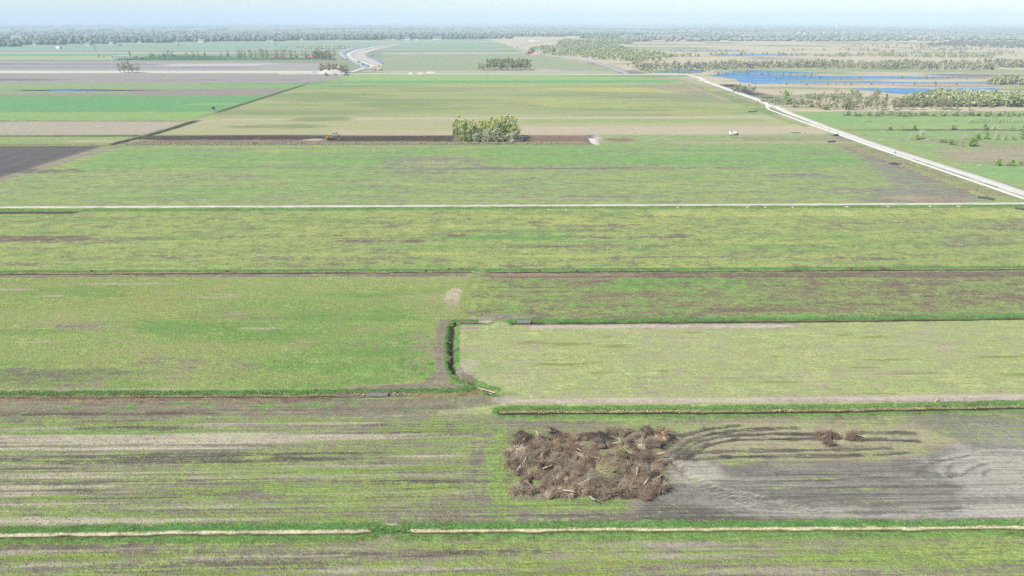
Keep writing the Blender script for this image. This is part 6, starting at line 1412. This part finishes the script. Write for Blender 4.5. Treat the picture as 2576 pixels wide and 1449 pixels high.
PL = ['small white house at the far left under the trees','white bungalow in the left tree belt','white house left of a cluster under the trees','long white barn in the left tree belt','house with white gable high in the tree belt','low house beside the bare tree','white hut at the edge of the green strip','white house on the slope of the tree belt','white roofed house beside it in the tree belt','long low shed left of the round copse','white house at the edge of the dark copse','first of three white gables beside the copse','second of three white gables beside the copse','third of three white gables beside the copse','pale farmhouse with wide roof right of the gables','cream cottage right of the pale farmhouse','long cream row right of the cottage','cream barn before the tall tree belt','white gabled house right in the tall tree belt','white cottage left of the red-roofed farm']
for i, ((u, v), w, _) in enumerate(HL): house((u, v), w, w*1.4, 4.5, [0, 1.3, .3, 1.5][i % 4], M_WALLW, [M_ROOFG, M_ROOFD, M_ROOFG][i % 3], PL[i], name='far_house')
house((1004,100.5), 15, 20, 5, .2, M_WALLB, M_ROOFR, 'red-roofed farmhouse below the tall tree belt', name='farmhouse'); house((1026,100), 18, 26, 5.5, 1.4, M_WALLW, M_ROOFG, 'big pale farm barn right of the red-roofed farmhouse', name='barn'); house((1100,99.5), 24, 40, 5, 1.5, M_WALLW, M_ROOFG, 'long pale sheds right of the big barn', name='barn')
for i in range(26):
    u = 1326+i*6.0+rp.uniform(-2, 2); house((u, 88.5+rp.uniform(-1.6, .8)-(.5 if u > 1420 else 0)), rp.uniform(9, 13), rp.uniform(12, 20), 6, rp.uniform(0, 3), [M_WALLW, M_WALLW, M_WALLB][i % 3], [M_ROOFG, M_ROOFD, M_ROOFR, M_ROOFG][i % 4], 'small %s-roofed house in the far village, %s' % (['grey', 'dark', 'red', 'grey'][i % 4], part_of(i, 0, 26, 5)), 'houses of the far village, %s %s' % (['grey', 'dark', 'red', 'grey'][i % 4], part_of(i, 0, 26, 5)), 'far_house')
for i, u in enumerate((2010,2026,2044,2060,2075,2082,2105,2120,2130,2148)):
    house((u, 83+rp.uniform(-.6, .9)), rp.uniform(12, 17), 20, 6, rp.uniform(0, 3), M_WALLW, M_ROOFR if i in (4, 6) else M_ROOFG, 'pale house in the far hamlet at the right', 'houses of the far right hamlet', 'far_house')
for (u, v, w, h, lb) in ((577,60.2,430,60,'long white factory hall on the horizon'),(540,60.2,130,90,'tall white block on the horizon'),(505,60.4,150,30,'low white hall left of the tall block'),(465,60.4,180,22,'faint low hall far left on the horizon'),(1208,88.4,90,16,'left white greenhouse in the far middle'),(1222,88.4,50,15,'right white greenhouse in the far middle'),(1588,61.5,280,30,'faint white works on the horizon right of the middle'),(1680,61.5,150,24,'faint white hall on the right horizon'),(2290,68,200,14,'pale far greenhouse strip at the right'),(2360,71,170,12,'pale greenhouse strip near the right edge'),(305,147,34,5,'low pale greenhouse beside the loose trees'),(325,147,30,5,'second low pale greenhouse beside the loose trees'),(1340,88,40,12,'pale hall left of the far sand depot')):
    c = spot(u, v); o = empty('industrial_hall', (c[0], c[1], 0), 0); b = MB().box((0,0,h/2), (w, max(20, w*.3), h)).build('wall', M_WALLW, o); MB().prism([(-w/2-1,h),(w/2+1,h),(w/2+1,h*1.04),(0,h*1.12),(-w/2-1,h*1.04)], -max(20, w*.3)/2-1, max(20, w*.3)/2+1).build('roof', M_WALLW, o)
    for k in range(5): MB().box((-w/2+w*(k+.5)/5, -max(20, w*.3)/2-.2, h*.4), (w*.06,.3,h*.5)).build('window', M_ROOFG, b)
    tag(o, lb, 'hall')
c = spot(2104,71); o = empty('tower', (c[0], c[1], 0), 0); MB().tube([(0,0,0),(0,0,40),(0,0,62)], [9,7.5,6.5], 12).build('shaft', M_WALLW, o); MB().tube([(0,0,62),(0,0,66),(0,0,84)], [9,9,.5], 12).build('cap', M_WALLW, o); tag(o, 'white tower above the far woods at the right', 'tower')
c = spot(1067,78); o = empty('mast', (c[0], c[1], 0), 0); MB().tube([(0,0,0),(0,0,60)], [2.2,1.2], 8).build('pole', M_WALLW, o); MB().box((0,0,58), (6,6,5)).build('antenna', M_WALLW, o); tag(o, 'thin white mast behind the tall tree belt', 'mast')
# wind turbines
tw = None; kk = 0
for i, (u, hs) in enumerate(((892,1.0),(927.5,1.05),(939,1.05),(961,.8),(978,1.2),(989,1.0),(1014,1.3),(1028,1.3),(1041,1.1),(1047,1.2),(1071,1.25),(1095,1.0),(1103,1.1),(245,1.0),(305,1.0))):
    c = spot(u, 60.6)
    if tw is None:
        o = tw = empty('wind_turbine', (0,0,0)); MB().tube([(0,0,0),(0,0,60),(0,0,118)], [5.5,4.2,3.0], 10).build('tower', M_WALLW, o); MB().box((0,0,121), (6,14,6)).build('nacelle', M_WALLW, o, .5)
        hb = MB().tube([(0,-7,121),(0,-9,121),(0,-11,121)], [3,3,.5], 10).build('hub', M_WALLW, o)
        for k in range(3):
            a = k*2.094+.4; d = Vector((math.sin(a), 0, math.cos(a))); s = Vector((math.cos(a), 0, -math.sin(a))); q = Vector((0,-9,121)); bl = MB(); bl.add([q+d*2-s*1.4, q+d*12-s*3.2, q+d*58-s*.5, q+d*58+s*.4, q+d*12+s*1.8, q+d*2+s*1.4]+[q+d*2-s*1.4+Vector((0,1.2,0)), q+d*12-s*3.2+Vector((0,1.2,0)), q+d*58-s*.5+Vector((0,.4,0)), q+d*58+s*.4+Vector((0,.4,0)), q+d*12+s*1.8+Vector((0,1.2,0)), q+d*2+s*1.4+Vector((0,1.2,0))], [(0,1,2,3,4,5),(11,10,9,8,7,6),(0,6,7,1),(1,7,8,2),(2,8,9,3),(3,9,10,4),(4,10,11,5),(5,11,6,0)]); bl.build('blade', M_WALLW, o)
        t = o
    else: t = copy_tree(tw)
    t.location = (c[0], c[1], 0); t.scale = (hs,)*3; t.rotation_euler = (0, 0, .5); tag(t, 'white wind turbine in the long row on the horizon left of the middle' if i < 13 else 'faint single wind turbine on the left horizon', 'wind turbine', 'wind turbines on the horizon' if i < 13 else 'single turbines on the left horizon')
def haze_box():
    mb = MB(); mb.box((0, 12250, 134), (47000, 29500, 280))
    m = bpy.data.materials.new('haze_air'); m.use_nodes = True; N = m.node_tree.nodes; L = m.node_tree.links
    for n in list(N):
        if n.type == 'BSDF_PRINCIPLED': N.remove(n)
    v = N.new('ShaderNodeVolumePrincipled'); v.inputs['Density'].default_value = HAZE_DENSITY
    v.inputs['Color'].default_value = (*HAZE_COLOR, 1); v.inputs['Anisotropy'].default_value = -0.1
    L.new(v.outputs[0], N['Material Output'].inputs['Volume'])
    o = mb.build('haze', m); tag(o, 'pale blue spring haze over the whole plain', 'haze', kind='stuff')
haze_box()
